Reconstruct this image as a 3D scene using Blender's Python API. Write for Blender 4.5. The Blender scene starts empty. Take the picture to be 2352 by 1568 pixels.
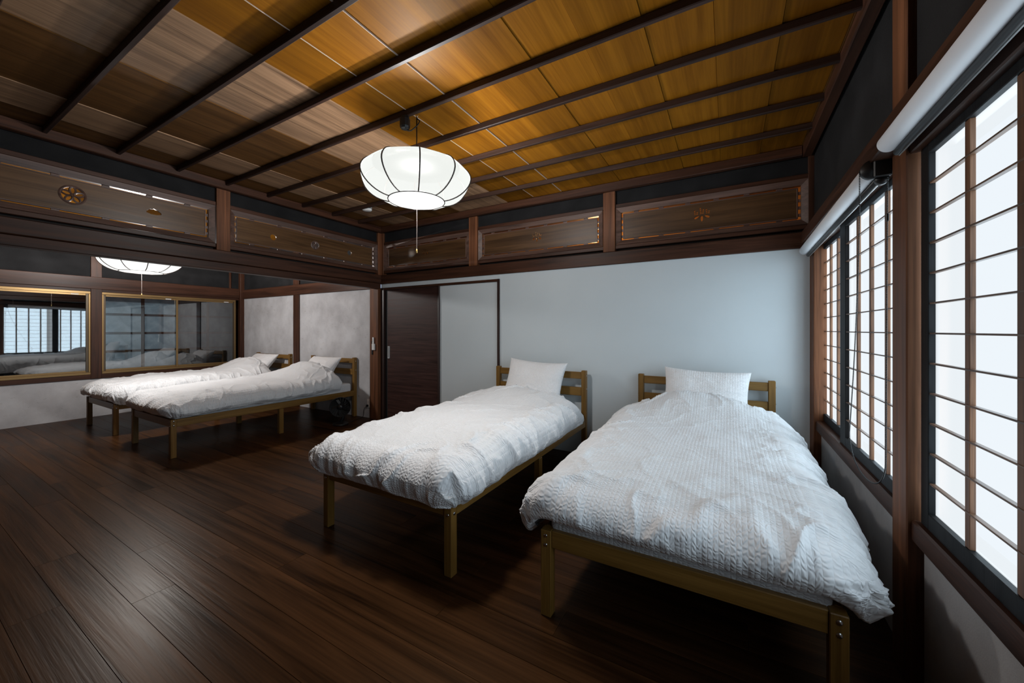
import bpy, bmesh, math, random
import numpy as np
from mathutils import Vector, Matrix

# ------------------------------------------------------------------ camera, world, exposure
scene = bpy.context.scene
COL = scene.collection
cam_d = bpy.data.cameras.new('camera')
cam = bpy.data.objects.new('camera', cam_d)
COL.objects.link(cam)
cam_d.sensor_fit = 'HORIZONTAL'
cam_d.sensor_width = 36.0
cam_d.lens = 36.0 * 868.65 / 2352.0
cam_d.shift_y = -26.8 / 2352.0
cam_d.clip_start = 0.02
cam.location = (0, 0, 1.2)
cam.rotation_euler = (math.radians(90), 0, math.radians(29.782))
scene.camera = cam

world = bpy.data.worlds.new('world')
scene.world = world
world.use_nodes = True
world.node_tree.nodes['Background'].inputs[0].default_value = (0.55, 0.7, 1.0, 1)
world.node_tree.nodes['Background'].inputs[1].default_value = 0.6

scene.view_settings.view_transform = 'Standard'
scene.view_settings.look = 'None'
scene.view_settings.gamma = 1.0
scene.view_settings.exposure = 0.0
scene.view_settings.use_curve_mapping = False
scene.cycles.use_denoising = True
scene.cycles.max_bounces = 7
scene.cycles.diffuse_bounces = 4
scene.cycles.transparent_max_bounces = 12
scene.cycles.sample_clamp_indirect = 4.0

PAPER_WINDOW = 0.70     # glow of the daylit shoji paper itself
LAMP_GLOW = 0.80        # glow of the lantern paper itself
LAMP_MAIN = 480.0       # watts of the bulb in the main lantern (before its paper)
LAMP_ANNEX = 1450.0      # and in the adjoining room

def daylight(name, y0, y1, watts):
    """overcast daylight standing outside one window bay, shining in through the paper"""
    ld = bpy.data.lights.new(name, 'AREA')
    ld.shape = 'RECTANGLE'
    ld.size = 1.2
    ld.size_y = y1 - y0
    ld.energy = watts
    ld.color = (0.66, 0.86, 1.0)
    lo = bpy.data.objects.new(name, ld)
    COL.objects.link(lo)
    lo.location = (0.63, (y0 + y1) / 2, 1.19)
    lo.rotation_euler = (0, math.radians(90), 0)
    return lo
daylight('daylight_far_bay', 1.92, 3.40, 190.0)
daylight('daylight_near_bay', 0.02, 1.75, 150.0)

random.seed(5)

# ------------------------------------------------------------------ material helpers
def new_mat(name):
    m = bpy.data.materials.new(name)
    m.use_nodes = True
    nt = m.node_tree
    b = nt.nodes['Principled BSDF']
    return m, nt, b

def node(nt, t, **kw):
    n = nt.nodes.new(t)
    for k, v in kw.items():
        setattr(n, k, v)
    return n

def ramp(nt, stops):
    r = node(nt, 'ShaderNodeValToRGB')
    els = r.color_ramp.elements
    while len(els) < len(stops):
        els.new(0.5)
    for e, (p, c) in zip(els, stops):
        e.position = p
        e.color = (c[0], c[1], c[2], 1)
    return r

def wood(name, c1, c2, axis='x', scale=1.0, rough=0.45, spec=0.5, bump=0.12, vary=0.0, coat=0.0, hue_to=None):
    """grain runs along axis; colour, tone per object, fine relief"""
    m, nt, b = new_mat(name)
    L = nt.links.new
    tc = node(nt, 'ShaderNodeTexCoord')
    oi = node(nt, 'ShaderNodeObjectInfo')
    mul = node(nt, 'ShaderNodeVectorMath', operation='SCALE')
    L(oi.outputs['Random'], mul.inputs['Scale'])
    mul.inputs[0].default_value = (37.0, 53.0, 71.0)
    add = node(nt, 'ShaderNodeVectorMath', operation='ADD')
    L(tc.outputs['Object'], add.inputs[0])
    L(mul.outputs[0], add.inputs[1])
    mp = node(nt, 'ShaderNodeMapping')
    s = [22.0 * scale] * 3
    s['xyz'.index(axis)] = 1.1 * scale
    mp.inputs['Scale'].default_value = s
    L(add.outputs[0], mp.inputs['Vector'])
    n1 = node(nt, 'ShaderNodeTexNoise')
    n1.inputs['Scale'].default_value = 1.0
    n1.inputs['Detail'].default_value = 5.0
    n1.inputs['Roughness'].default_value = 0.62
    n1.inputs['Distortion'].default_value = 0.6
    L(mp.outputs[0], n1.inputs['Vector'])
    mp2 = node(nt, 'ShaderNodeMapping')
    s2 = [150.0 * scale] * 3
    s2['xyz'.index(axis)] = 3.0 * scale
    mp2.inputs['Scale'].default_value = s2
    L(add.outputs[0], mp2.inputs['Vector'])
    n2 = node(nt, 'ShaderNodeTexNoise')
    n2.inputs['Scale'].default_value = 1.0
    n2.inputs['Detail'].default_value = 3.0
    L(mp2.outputs[0], n2.inputs['Vector'])
    mixf = node(nt, 'ShaderNodeMath', operation='MULTIPLY_ADD')
    L(n2.outputs['Fac'], mixf.inputs[0])
    mixf.inputs[1].default_value = 0.35
    L(n1.outputs['Fac'], mixf.inputs[2])
    r = ramp(nt, [(0.42, c1), (0.85, c2)])
    L(mixf.outputs[0], r.inputs[0])
    col = r.outputs[0]
    if hue_to:
        mx = node(nt, 'ShaderNodeMix', data_type='RGBA')
        L(oi.outputs['Random'], mx.inputs[0])
        L(col, mx.inputs[6])
        mh = node(nt, 'ShaderNodeMix', data_type='RGBA', blend_type='MULTIPLY')
        mh.inputs[0].default_value = 1.0
        L(col, mh.inputs[6])
        mh.inputs[7].default_value = (*hue_to, 1)
        L(mh.outputs[2], mx.inputs[7])
        col = mx.outputs[2]
    if vary > 0:
        mr = node(nt, 'ShaderNodeMapRange')
        mr.inputs['To Min'].default_value = 1.0 - vary
        mr.inputs['To Max'].default_value = 1.0 + vary
        sn = node(nt, 'ShaderNodeMath', operation='FRACT')
        m7 = node(nt, 'ShaderNodeMath', operation='MULTIPLY')
        L(oi.outputs['Random'], m7.inputs[0]); m7.inputs[1].default_value = 7.31
        L(m7.outputs[0], sn.inputs[0])
        L(sn.outputs[0], mr.inputs['Value'])
        hs = node(nt, 'ShaderNodeHueSaturation')
        L(mr.outputs[0], hs.inputs['Value'])
        L(col, hs.inputs['Color'])
        col = hs.outputs[0]
    L(col, b.inputs['Base Color'])
    rr = node(nt, 'ShaderNodeMapRange')
    rr.inputs['To Min'].default_value = rough - 0.07
    rr.inputs['To Max'].default_value = rough + 0.1
    L(n1.outputs['Fac'], rr.inputs['Value'])
    L(rr.outputs[0], b.inputs['Roughness'])
    b.inputs['Specular IOR Level'].default_value = spec
    b.inputs['Coat Weight'].default_value = coat
    b.inputs['Coat Roughness'].default_value = 0.35
    bp = node(nt, 'ShaderNodeBump')
    bp.inputs['Strength'].default_value = bump
    bp.inputs['Distance'].default_value = 0.004
    L(mixf.outputs[0], bp.inputs['Height'])
    L(bp.outputs[0], b.inputs['Normal'])
    return m

def plain(name, c, rough=0.6, metal=0.0, spec=0.5, emit=None, strength=0.0):
    m, nt, b = new_mat(name)
    b.inputs['Base Color'].default_value = (*c, 1)
    b.inputs['Roughness'].default_value = rough
    b.inputs['Metallic'].default_value = metal
    b.inputs['Specular IOR Level'].default_value = spec
    if emit:
        b.inputs['Emission Color'].default_value = (*emit, 1)
        b.inputs['Emission Strength'].default_value = strength
    return m

def plaster(name, c1, c2, scale=3.0, stain=0.0, rough=0.9, bump=0.25, stain_c=(0.1, 0.08, 0.07), fine=180.0):
    m, nt, b = new_mat(name)
    L = nt.links.new
    tc = node(nt, 'ShaderNodeTexCoord')
    n1 = node(nt, 'ShaderNodeTexNoise')
    n1.inputs['Scale'].default_value = scale
    n1.inputs['Detail'].default_value = 8
    n1.inputs['Roughness'].default_value = 0.6
    L(tc.outputs['Object'], n1.inputs['Vector'])
    r = ramp(nt, [(0.32, c1), (0.68, c2)])
    L(n1.outputs['Fac'], r.inputs[0])
    col = r.outputs[0]
    if stain > 0:
        mp = node(nt, 'ShaderNodeMapping')
        mp.inputs['Scale'].default_value = (9, 9, 22)
        mp.inputs['Rotation'].default_value = (0.3, 0.4, 0.2)
        L(tc.outputs['Object'], mp.inputs['Vector'])
        n3 = node(nt, 'ShaderNodeTexNoise')
        n3.inputs['Scale'].default_value = 1.3
        n3.inputs['Detail'].default_value = 9
        n3.inputs['Roughness'].default_value = 0.72
        L(mp.outputs[0], n3.inputs['Vector'])
        r3 = ramp(nt, [(0.60, (0, 0, 0)), (0.72, (1, 1, 1))])
        L(n3.outputs['Fac'], r3.inputs[0])
        ms = node(nt, 'ShaderNodeMath', operation='MULTIPLY')
        L(r3.outputs[0], ms.inputs[0]); ms.inputs[1].default_value = stain
        mx = node(nt, 'ShaderNodeMix', data_type='RGBA')
        L(ms.outputs[0], mx.inputs[0]); L(col, mx.inputs[6]); mx.inputs[7].default_value = (*stain_c, 1)
        col = mx.outputs[2]
    L(col, b.inputs['Base Color'])
    b.inputs['Roughness'].default_value = rough
    b.inputs['Specular IOR Level'].default_value = 0.25
    n2 = node(nt, 'ShaderNodeTexNoise')
    n2.inputs['Scale'].default_value = fine
    n2.inputs['Detail'].default_value = 3
    L(tc.outputs['Object'], n2.inputs['Vector'])
    bp = node(nt, 'ShaderNodeBump')
    bp.inputs['Strength'].default_value = bump
    bp.inputs['Distance'].default_value = 0.002
    L(n2.outputs['Fac'], bp.inputs['Height'])
    L(bp.outputs[0], b.inputs['Normal'])
    return m

def seersucker(name, c, depth=0.004):
    """white cotton with narrow lengthwise stripes of puckers, mapped in metres on UV"""
    m, nt, b = new_mat(name)
    L = nt.links.new
    uv = node(nt, 'ShaderNodeUVMap')
    uv.uv_map = 'cloth'
    warp = node(nt, 'ShaderNodeTexNoise')
    warp.inputs['Scale'].default_value = 9.0
    warp.inputs['Detail'].default_value = 2.0
    L(uv.outputs[0], warp.inputs['Vector'])
    ws = node(nt, 'ShaderNodeVectorMath', operation='SCALE')
    L(warp.outputs['Color'], ws.inputs[0]); ws.inputs['Scale'].default_value = 0.005
    wa = node(nt, 'ShaderNodeVectorMath', operation='ADD')
    L(uv.outputs[0], wa.inputs[0]); L(ws.outputs[0], wa.inputs[1])
    def mth(op, a, b=None):
        n = node(nt, 'ShaderNodeMath', operation=op)
        for k_, v_ in ((0, a), (1, b)):
            if v_ is None: continue
            if isinstance(v_, (int, float)): n.inputs[k_].default_value = v_
            else: L(v_, n.inputs[k_])
        return n.outputs[0]
    sx = node(nt, 'ShaderNodeSeparateXYZ')
    L(wa.outputs[0], sx.inputs[0])
    # stripes along the length, each a row of short puckers out of step with its neighbour
    us = mth('DIVIDE', sx.outputs[0], 0.0165)
    wn = node(nt, 'ShaderNodeTexWhiteNoise', noise_dimensions='1D')
    L(mth('FLOOR', us), wn.inputs['W'])
    prof = mth('POWER', mth('ABSOLUTE', mth('SINE', mth('MULTIPLY', us, math.pi))), 0.55)
    jit = node(nt, 'ShaderNodeTexNoise')
    jit.inputs['Scale'].default_value = 55.0
    jit.inputs['Detail'].default_value = 1.0
    L(uv.outputs[0], jit.inputs['Vector'])
    ph = mth('ADD', mth('MULTIPLY', wn.outputs['Value'], 6.283), mth('MULTIPLY', jit.outputs['Fac'], 13.0))
    sv = mth('SINE', mth('ADD', mth('MULTIPLY', sx.outputs[1], 2 * math.pi / 0.0098), ph))
    amp = mth('ADD', mth('MULTIPLY', jit.outputs['Fac'], 0.5), 0.12)
    hgt_o = mth('MULTIPLY', prof, mth('ADD', mth('MULTIPLY', sv, amp), 0.5))
    bp = node(nt, 'ShaderNodeBump')
    bp.inputs['Strength'].default_value = 0.85
    bp.inputs['Distance'].default_value = depth
    L(hgt_o, bp.inputs['Height'])
    L(bp.outputs[0], b.inputs['Normal'])
    b.inputs['Base Color'].default_value = (*c, 1)
    b.inputs['Roughness'].default_value = 0.95
    b.inputs['Specular IOR Level'].default_value = 0.1
    b.inputs['Sheen Weight'].default_value = 0.15
    return m

def glowing(name, c, strength, through=0.0, tint=(1, 1, 1)):
    """lit paper: its own glow, and part of the light behind it passes straight through"""
    m, nt, b = new_mat(name)
    L = nt.links.new
    if through > 0:
        tr = node(nt, 'ShaderNodeBsdfTransparent')
        tr.inputs[0].default_value = (*tint, 1)
        mx = node(nt, 'ShaderNodeMixShader')
        mx.inputs[0].default_value = through
        L(b.outputs[0], mx.inputs[1]); L(tr.outputs[0], mx.inputs[2])
        L(mx.outputs[0], nt.nodes['Material Output'].inputs['Surface'])
        m.cycles.emission_sampling = 'NONE'
    b.inputs['Base Color'].default_value = (0.01, 0.01, 0.01, 1)
    b.inputs['Roughness'].default_value = 0.9
    b.inputs['Specular IOR Level'].default_value = 0.1
    b.inputs['Emission Color'].default_value = (*c, 1)
    b.inputs['Emission Strength'].default_value = strength
    return m

def clear_glass(name, refl):
    m, nt, b = new_mat(name)
    L = nt.links.new
    nt.nodes.remove(b)
    out = nt.nodes['Material Output']
    tr = node(nt, 'ShaderNodeBsdfTransparent')
    tr.inputs[0].default_value = (0.86, 0.9, 0.92, 1)
    gl = node(nt, 'ShaderNodeBsdfGlossy')
    gl.inputs['Roughness'].default_value = 0.015
    fr = node(nt, 'ShaderNodeFresnel')
    fr.inputs['IOR'].default_value = 1.5
    ad = node(nt, 'ShaderNodeMath', operation='ADD')
    ad.use_clamp = True
    L(fr.outputs[0], ad.inputs[0]); ad.inputs[1].default_value = refl
    mx = node(nt, 'ShaderNodeMixShader')
    L(ad.outputs[0], mx.inputs[0]); L(tr.outputs[0], mx.inputs[1]); L(gl.outputs[0], mx.inputs[2])
    L(mx.outputs[0], out.inputs['Surface'])
    return m

M = {}
M['timber_x'] = wood('dark_timber_x', (0.014, 0.0058, 0.0036), (0.080, 0.031, 0.016), 'x', 1.0, 0.45, 0.28)
M['timber_y'] = wood('dark_timber_y', (0.014, 0.0058, 0.0036), (0.080, 0.031, 0.016), 'y', 1.0, 0.45, 0.28)
M['timber_z'] = wood('dark_timber_z', (0.014, 0.0058, 0.0036), (0.080, 0.031, 0.016), 'z', 1.0, 0.45, 0.28)
M['post_z'] = wood('red_brown_post', (0.035, 0.013, 0.006), (0.19, 0.075, 0.034), 'z', 0.8, 0.5, 0.18, 0.2)
M['batten'] = wood('dark_batten', (0.012, 0.006, 0.0045), (0.05, 0.024, 0.016), 'x', 1.0, 0.5, 0.3)
M['ranma_x'] = wood('transom_frame_x', (0.03, 0.017, 0.013), (0.13, 0.073, 0.055), 'x', 1.0, 0.4, 0.5)
M['ranma_y'] = wood('transom_frame_y', (0.03, 0.017, 0.013), (0.13, 0.073, 0.055), 'y', 1.0, 0.4, 0.5)
M['ranma_z'] = wood('transom_frame_z', (0.03, 0.017, 0.013), (0.13, 0.073, 0.055), 'z', 1.0, 0.4, 0.5)
M['carved_x'] = wood('carved_board_x', (0.022, 0.010, 0.004), (0.085, 0.041, 0.015), 'x', 0.8, 0.4, 0.4)
M['carved_y'] = wood('carved_board_y', (0.035, 0.017, 0.007), (0.13, 0.066, 0.027), 'y', 0.8, 0.36, 0.28)
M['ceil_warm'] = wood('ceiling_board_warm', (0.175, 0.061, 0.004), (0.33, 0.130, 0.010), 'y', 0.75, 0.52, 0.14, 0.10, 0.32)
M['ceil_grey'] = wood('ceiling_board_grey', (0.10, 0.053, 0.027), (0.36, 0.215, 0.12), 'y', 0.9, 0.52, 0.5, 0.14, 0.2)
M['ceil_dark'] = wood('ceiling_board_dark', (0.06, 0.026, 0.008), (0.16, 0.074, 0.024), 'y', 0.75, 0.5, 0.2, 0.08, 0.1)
for k_ in ('ceil_warm', 'ceil_dark'):
    M[k_].node_tree.nodes['Principled BSDF'].inputs['Specular Tint'].default_value = (1.0, 0.6, 0.14, 1)
M['pale_strip'] = plain('pale_strip', (0.55, 0.42, 0.34), 0.6)
M['floor'] = wood('walnut_plank', (0.006, 0.0024, 0.0011), (0.068, 0.028, 0.010), 'x', 0.62, 0.32, 0.075, 0.3, 0.3)
M['floor'].node_tree.nodes['Principled BSDF'].inputs['Specular Tint'].default_value = (1.0, 0.72, 0.42, 1)
M['subfloor'] = plain('subfloor', (0.01, 0.006, 0.004), 0.8)
M['white_wall'] = plaster('white_wallpaper', (0.62, 0.685, 0.715), (0.66, 0.72, 0.75), 1.2, 0, 0.85, 0.1, fine=420)
M['old_plaster'] = plaster('old_grey_plaster', (0.42, 0.415, 0.43), (0.62, 0.625, 0.645), 2.6, 0.6, 0.95, 0.35, (0.2, 0.165, 0.15))
M['sand_plaster'] = plaster('black_sand_plaster', (0.006, 0.006, 0.0065), (0.014, 0.014, 0.015), 5, 0, 0.85, 0.9, fine=330)
M['grey_plaster'] = plaster('grey_plaster', (0.27, 0.26, 0.255), (0.44, 0.43, 0.43), 2.0, 0.25, 0.95, 0.4, (0.2, 0.17, 0.15))
M['door_wood'] = wood('door_laminate', (0.016, 0.007, 0.006), (0.075, 0.035, 0.028), 'x', 1.5, 0.45, 0.2, 0.1)
M['door_frame'] = wood('door_frame_wood', (0.012, 0.006, 0.005), (0.045, 0.022, 0.017), 'z', 1.0, 0.4, 0.5)
M['sash_black'] = wood('sash_blackened_wood', (0.005, 0.0055, 0.006), (0.022, 0.023, 0.025), 'z', 1.0, 0.5, 0.12, 0.2)
M['muntin_z'] = wood('muntin_wood_z', (0.05, 0.02, 0.01), (0.24, 0.11, 0.05), 'z', 1.6, 0.5, 0.4, 0.2)
M['muntin_y'] = wood('muntin_wood_y', (0.035, 0.018, 0.011), (0.17, 0.09, 0.05), 'y', 1.6, 0.45, 0.5, 0.2)
M['shoji'] = glowing('daylit_shoji_paper', (0.90, 0.96, 1.0), PAPER_WINDOW / 0.7, 0.3)
M['bamboo_x'] = wood('bamboo_x', (0.12, 0.058, 0.010), (0.27, 0.145, 0.034), 'x', 1.1, 0.4, 0.45, 0.08, 0.05)
M['bamboo_y'] = wood('bamboo_y', (0.12, 0.058, 0.010), (0.27, 0.145, 0.034), 'y', 1.1, 0.4, 0.45, 0.08, 0.05)
M['bamboo_z'] = wood('bamboo_z', (0.12, 0.058, 0.010), (0.27, 0.145, 0.034), 'z', 1.1, 0.4, 0.45, 0.08, 0.05)
M['steel'] = plain('bolt_steel', (0.5, 0.5, 0.5), 0.25, 1.0)
M['duvet'] = seersucker('seersucker_cotton', (0.83, 0.85, 0.875), 0.0033)
M['pillow'] = seersucker('pillow_cotton', (0.88, 0.885, 0.90), 0.0028)
M['sheet'] = seersucker('mattress_cotton', (0.70, 0.72, 0.75), 0.003)
M['lantern'] = glowing('lit_lantern_paper', (0.97, 1.0, 0.96), LAMP_GLOW / 0.92, 0.08)
M['lantern_dimmer'] = glowing('lit_lantern_dimmer', (1.0, 0.98, 0.9), LAMP_GLOW / 0.8, 0.20)  # for the lid added over the open top to dim the ceiling light
M['lantern_base'] = glowing('lit_lantern_diffuser', (0.97, 1.0, 0.96), LAMP_GLOW / 0.60, 0.40)
M['lantern_base_dim'] = glowing('lit_lantern_diffuser_dense', (0.97, 1.0, 0.96), LAMP_GLOW / 0.73, 0.27)
M['rib'] = plain('lantern_rib', (0.02, 0.012, 0.008), 0.6)
M['pan'] = plain('black_light_blocker', (0.0, 0.0, 0.0), 1.0, 0.0, 0.0)  # pure black, for the added disc that stops bulb light
M['black'] = plain('black_plastic', (0.012, 0.012, 0.013), 0.4)
M['blackmat'] = plain('black_matte', (0.008, 0.008, 0.009), 0.7)
M['gold'] = plain('brass_knob', (0.9, 0.62, 0.22), 0.35, 0.6)
M['cordwhite'] = plain('pull_cord', (0.6, 0.5, 0.45), 0.8)
M['whiteplastic'] = plain('white_plastic', (0.8, 0.8, 0.79), 0.4)
M['greyplastic'] = plain('grey_plastic', (0.25, 0.26, 0.27), 0.5)
M['blind'] = plain('blind_fabric', (0.84, 0.85, 0.88), 0.85)
M['alloy'] = plain('bronze_aluminium', (0.30, 0.19, 0.08), 0.42, 0.7)
M['alloy_dark'] = plain('dark_aluminium', (0.10, 0.075, 0.05), 0.4, 0.6)
M['glass'] = clear_glass('window_glass', 0.13)
M['frosted'] = plaster('frosted_glass_lit', (0.30, 0.37, 0.42), (0.55, 0.62, 0.68), 9, 0, 0.35, 0.9, fine=240)  # bluish light reflected on the middle panes is put into the colour
M['frosted_dim'] = plaster('frosted_glass_dim', (0.035, 0.042, 0.048), (0.075, 0.085, 0.092), 9, 0, 0.35, 0.9, fine=240)  # same glass, colour darkened for the less lit panes by the corner
M['chrome'] = plain('satin_chrome', (0.62, 0.64, 0.64), 0.3, 0.9)
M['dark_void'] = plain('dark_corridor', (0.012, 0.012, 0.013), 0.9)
M['hall_wood'] = wood('hall_wood', (0.25, 0.11, 0.03), (0.5, 0.25, 0.08), 'x', 0.8, 0.6, 0.3)
M['hall_globe'] = glowing('hall_globe_glass', (1.0, 0.66, 0.30), 65.0)

# ------------------------------------------------------------------ object helpers
WL = {}          # world location of every object made here
def link(name, data, loc=(0, 0, 0), parent=None, mat=None):
    o = bpy.data.objects.new(name, data)
    COL.objects.link(o)
    loc = Vector(loc)
    WL[o.name] = loc.copy()
    if parent is not None:
        o.parent = parent
        o.location = loc - WL[parent.name]
    else:
        o.location = loc
    if mat is not None and data is not None and not data.materials:
        data.materials.append(mat)
    return o

def tag(o, label=None, cat=None, group=None, kind=None):
    if label: o['label'] = label
    if cat: o['category'] = cat
    if group: o['group'] = group
    if kind: o['kind'] = kind
    return o

def thing(name, loc, label, cat, group=None, kind=None):
    return tag(link(name, None, loc), label, cat, group, kind)

_cache = {}
def box_mesh(sx, sy, sz, bev, mat):
    key = (round(sx, 4), round(sy, 4), round(sz, 4), bev, mat.name)
    if key in _cache:
        return _cache[key]
    bm = bmesh.new()
    bmesh.ops.create_cube(bm, size=1.0)
    bmesh.ops.scale(bm, vec=(sx, sy, sz), verts=bm.verts)
    if bev > 0:
        bv = min(bev, 0.45 * min(sx, sy, sz))
        bmesh.ops.bevel(bm, geom=bm.edges[:], offset=bv, segments=1, affect='EDGES', profile=0.5)
    me = bpy.data.meshes.new('box')
    bm.to_mesh(me); bm.free()
    me.materials.append(mat)
    _cache[key] = me
    return me

def box(name, x0, x1, y0, y1, z0, z1, mat, parent=None, bev=0.002):
    m = M[mat] if isinstance(mat, str) else mat
    me = box_mesh(x1 - x0, y1 - y0, z1 - z0, bev, m)
    return link(name, me, ((x0 + x1) / 2, (y0 + y1) / 2, (z0 + z1) / 2), parent)

def mesh_obj(name, verts, faces, mat, parent=None, loc=(0, 0, 0), smooth=False):
    me = bpy.data.meshes.new(name)
    me.from_pydata([tuple(v) for v in verts], [], faces)
    me.update()
    if smooth:
        me.polygons.foreach_set('use_smooth', [True] * len(me.polygons))
    me.materials.append(M[mat] if isinstance(mat, str) else mat)
    return link(name, me, loc, parent)

def tube(name, pts, r, mat, parent=None, seg=8, loc=(0, 0, 0), caps=True, radii=None):
    """tube along a polyline, points relative to loc"""
    P = [Vector(p) for p in pts]
    verts, faces = [], []
    n = len(P)
    prev = None
    for i, p in enumerate(P):
        if i == 0: t = P[1] - P[0]
        elif i == n - 1: t = P[-1] - P[-2]
        else: t = (P[i + 1] - P[i - 1])
        t.normalize()
        ref = prev if prev is not None else (Vector((0, 0, 1)) if abs(t.z) < 0.9 else Vector((1, 0, 0)))
        a = ref - t * ref.dot(t)
        if a.length < 1e-6:
            a = t.orthogonal()
        a.normalize()
        prev = a
        bb = t.cross(a)
        rr = radii[i] if radii else r
        for k in range(seg):
            ang = 2 * math.pi * k / seg
            verts.append(p + (a * math.cos(ang) + bb * math.sin(ang)) * rr)
    for i in range(n - 1):
        for k in range(seg):
            k2 = (k + 1) % seg
            faces.append((i * seg + k, i * seg + k2, (i + 1) * seg + k2, (i + 1) * seg + k))
    if caps:
        faces.append(tuple(range(seg))[::-1])
        faces.append(tuple((n - 1) * seg + k for k in range(seg)))
    return mesh_obj(name, verts, faces, mat, parent, loc, smooth=(seg > 6))

def lathe(name, prof, mat, parent=None, loc=(0, 0, 0), seg=32, axis='z', smooth=True):
    verts, faces = [], []
    for (r, z) in prof:
        for k in range(seg):
            a = 2 * math.pi * k / seg
            x, y = r * math.cos(a), r * math.sin(a)
            if axis == 'z': verts.append((x, y, z))
            elif axis == 'y': verts.append((x, z, y))
            else: verts.append((z, x, y))
    n = len(prof)
    for i in range(n - 1):
        for k in range(seg):
            k2 = (k + 1) % seg
            faces.append((i * seg + k, i * seg + k2, (i + 1) * seg + k2, (i + 1) * seg + k))
    faces.append(tuple(range(seg))[::-1])
    faces.append(tuple((n - 1) * seg + k for k in range(seg)))
    o = mesh_obj(name, verts, faces, mat, parent, loc, smooth=smooth)
    return o

def plate(name, outline, holes, thick, to3d, mat, parent=None, loc=(0, 0, 0)):
    """flat board with cut-out holes; outline/holes are 2-D loops, to3d maps (u,v,w)->xyz"""
    cu = bpy.data.curves.new('tmp', 'CURVE')
    cu.dimensions = '2D'
    cu.fill_mode = 'BOTH'
    cu.extrude = thick / 2
    for loop in [outline] + holes:
        sp = cu.splines.new('POLY')
        sp.points.add(len(loop) - 1)
        for p, (u, v) in zip(sp.points, loop):
            p.co = (u, v, 0, 1)
        sp.use_cyclic_u = True
    ob = bpy.data.objects.new('tmp', cu)
    COL.objects.link(ob)
    dg = bpy.context.evaluated_depsgraph_get()
    me = bpy.data.meshes.new_from_object(ob.evaluated_get(dg))
    bpy.data.objects.remove(ob)
    bpy.data.curves.remove(cu)
    for v in me.vertices:
        v.co = to3d(v.co.x, v.co.y, v.co.z)
    me.name = name
    me.materials.clear()
    me.materials.append(M[mat])
    return link(name, me, loc, parent)

def circle(cx, cy, rx, ry=None, n=20, rot=0.0):
    ry = rx if ry is None else ry
    out = []
    for k in range(n):
        a = 2 * math.pi * k / n
        x, y = rx * math.cos(a), ry * math.sin(a)
        out.append((cx + x * math.cos(rot) - y * math.sin(rot), cy + x * math.sin(rot) + y * math.cos(rot)))
    return out

# ------------------------------------------------------------------ key planes (metres)
XR, XL, XF = 0.522, -4.03, -7.62      # right posts, partition face, far wall of the annex
YB, YP, YFRONT = 3.52, 3.51, -1.3
ZC = 2.56
Z_NAG0, Z_NAG1 = 1.806, 1.925

# ------------------------------------------------------------------ floor
fl = tag(box('floor', XF - 0.1, 0.62, YFRONT - 0.1, 3.66, -0.06, -0.019, 'subfloor', None, 0), 'dark walnut plank floor running under all the beds', 'floor', kind='structure')
PW = 0.1515
rows = range(-12, 21)
for i in rows:
    y0 = 0.4575 + PW * i
    y1 = y0 + PW
    if y1 < YFRONT or y0 > 3.6:
        continue
    x = XF - 0.05 - random.random() * 1.6
    while x < 0.6:
        ln = 1.82
        xa, xb = max(x, XF - 0.05), min(x + ln, 0.6)
        if xb - xa > 0.06:
            ya, yb = max(y0, YFRONT - .05), min(y1, 3.62)
            drop = random.random() * 0.0006
            box('plank', xa + 0.0004, xb - 0.0004, ya + 0.0005, yb - 0.0005, -0.018 - drop, 0.0 - drop, 'floor', fl, 0.0007)
        x += ln

# ------------------------------------------------------------------ ceiling, main room
ce = tag(box('ceiling', XL - 0.05, 0.6, YFRONT - 0.1, 3.6, ZC + 0.016, ZC + 0.05, 'subfloor', None, 0), 'timber ceiling of wide orange-brown boards crossed by dark battens', 'ceiling', kind='structure')
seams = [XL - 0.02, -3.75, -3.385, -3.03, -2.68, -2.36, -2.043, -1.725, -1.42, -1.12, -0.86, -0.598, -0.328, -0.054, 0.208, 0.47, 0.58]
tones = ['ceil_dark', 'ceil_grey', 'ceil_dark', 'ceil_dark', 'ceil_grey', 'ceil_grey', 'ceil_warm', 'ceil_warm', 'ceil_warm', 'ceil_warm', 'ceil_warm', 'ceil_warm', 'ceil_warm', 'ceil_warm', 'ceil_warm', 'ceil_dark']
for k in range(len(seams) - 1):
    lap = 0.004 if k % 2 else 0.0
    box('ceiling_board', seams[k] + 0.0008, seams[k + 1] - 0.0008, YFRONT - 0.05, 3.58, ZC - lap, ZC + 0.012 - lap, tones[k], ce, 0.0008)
for xs in (-1.725, -1.42):
    box('seam_strip', xs - 0.0028, xs + 0.0028, YFRONT, 3.45, ZC - 0.007, ZC + 0.002, 'pale_strip', ce, 0.001)
yb = 0.985 - 0.354 * 6
while yb < 3.3:
    box('batten', XL + 0.04, 0.5, yb, yb + 0.025, ZC - 0.044, ZC - 0.0045, 'batten', ce, 0.004)
    yb += 0.354
# cornice rails under the boards
def struct(o, label, cat='trim'):
    return tag(o, label, cat, kind='structure')
struct(box('trim_1', XL + 0.0, XL + 0.055, YFRONT, YB, ZC - 0.078, ZC - 0.004, 'timber_y', None, 0.006), 'dark cornice rail above the partition with carved transoms')
struct(box('trim_2', XL + 0.055, 0.475, YB - 0.055, YB + 0.0, ZC - 0.078, ZC - 0.004, 'timber_x', None, 0.006), 'dark cornice rail above the white wall transoms')
struct(box('trim_3', 0.475, 0.535, YFRONT, YB - 0.0, ZC - 0.078, ZC - 0.004, 'timber_y', None, 0.006), 'dark cornice rail above the paper windows')

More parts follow.
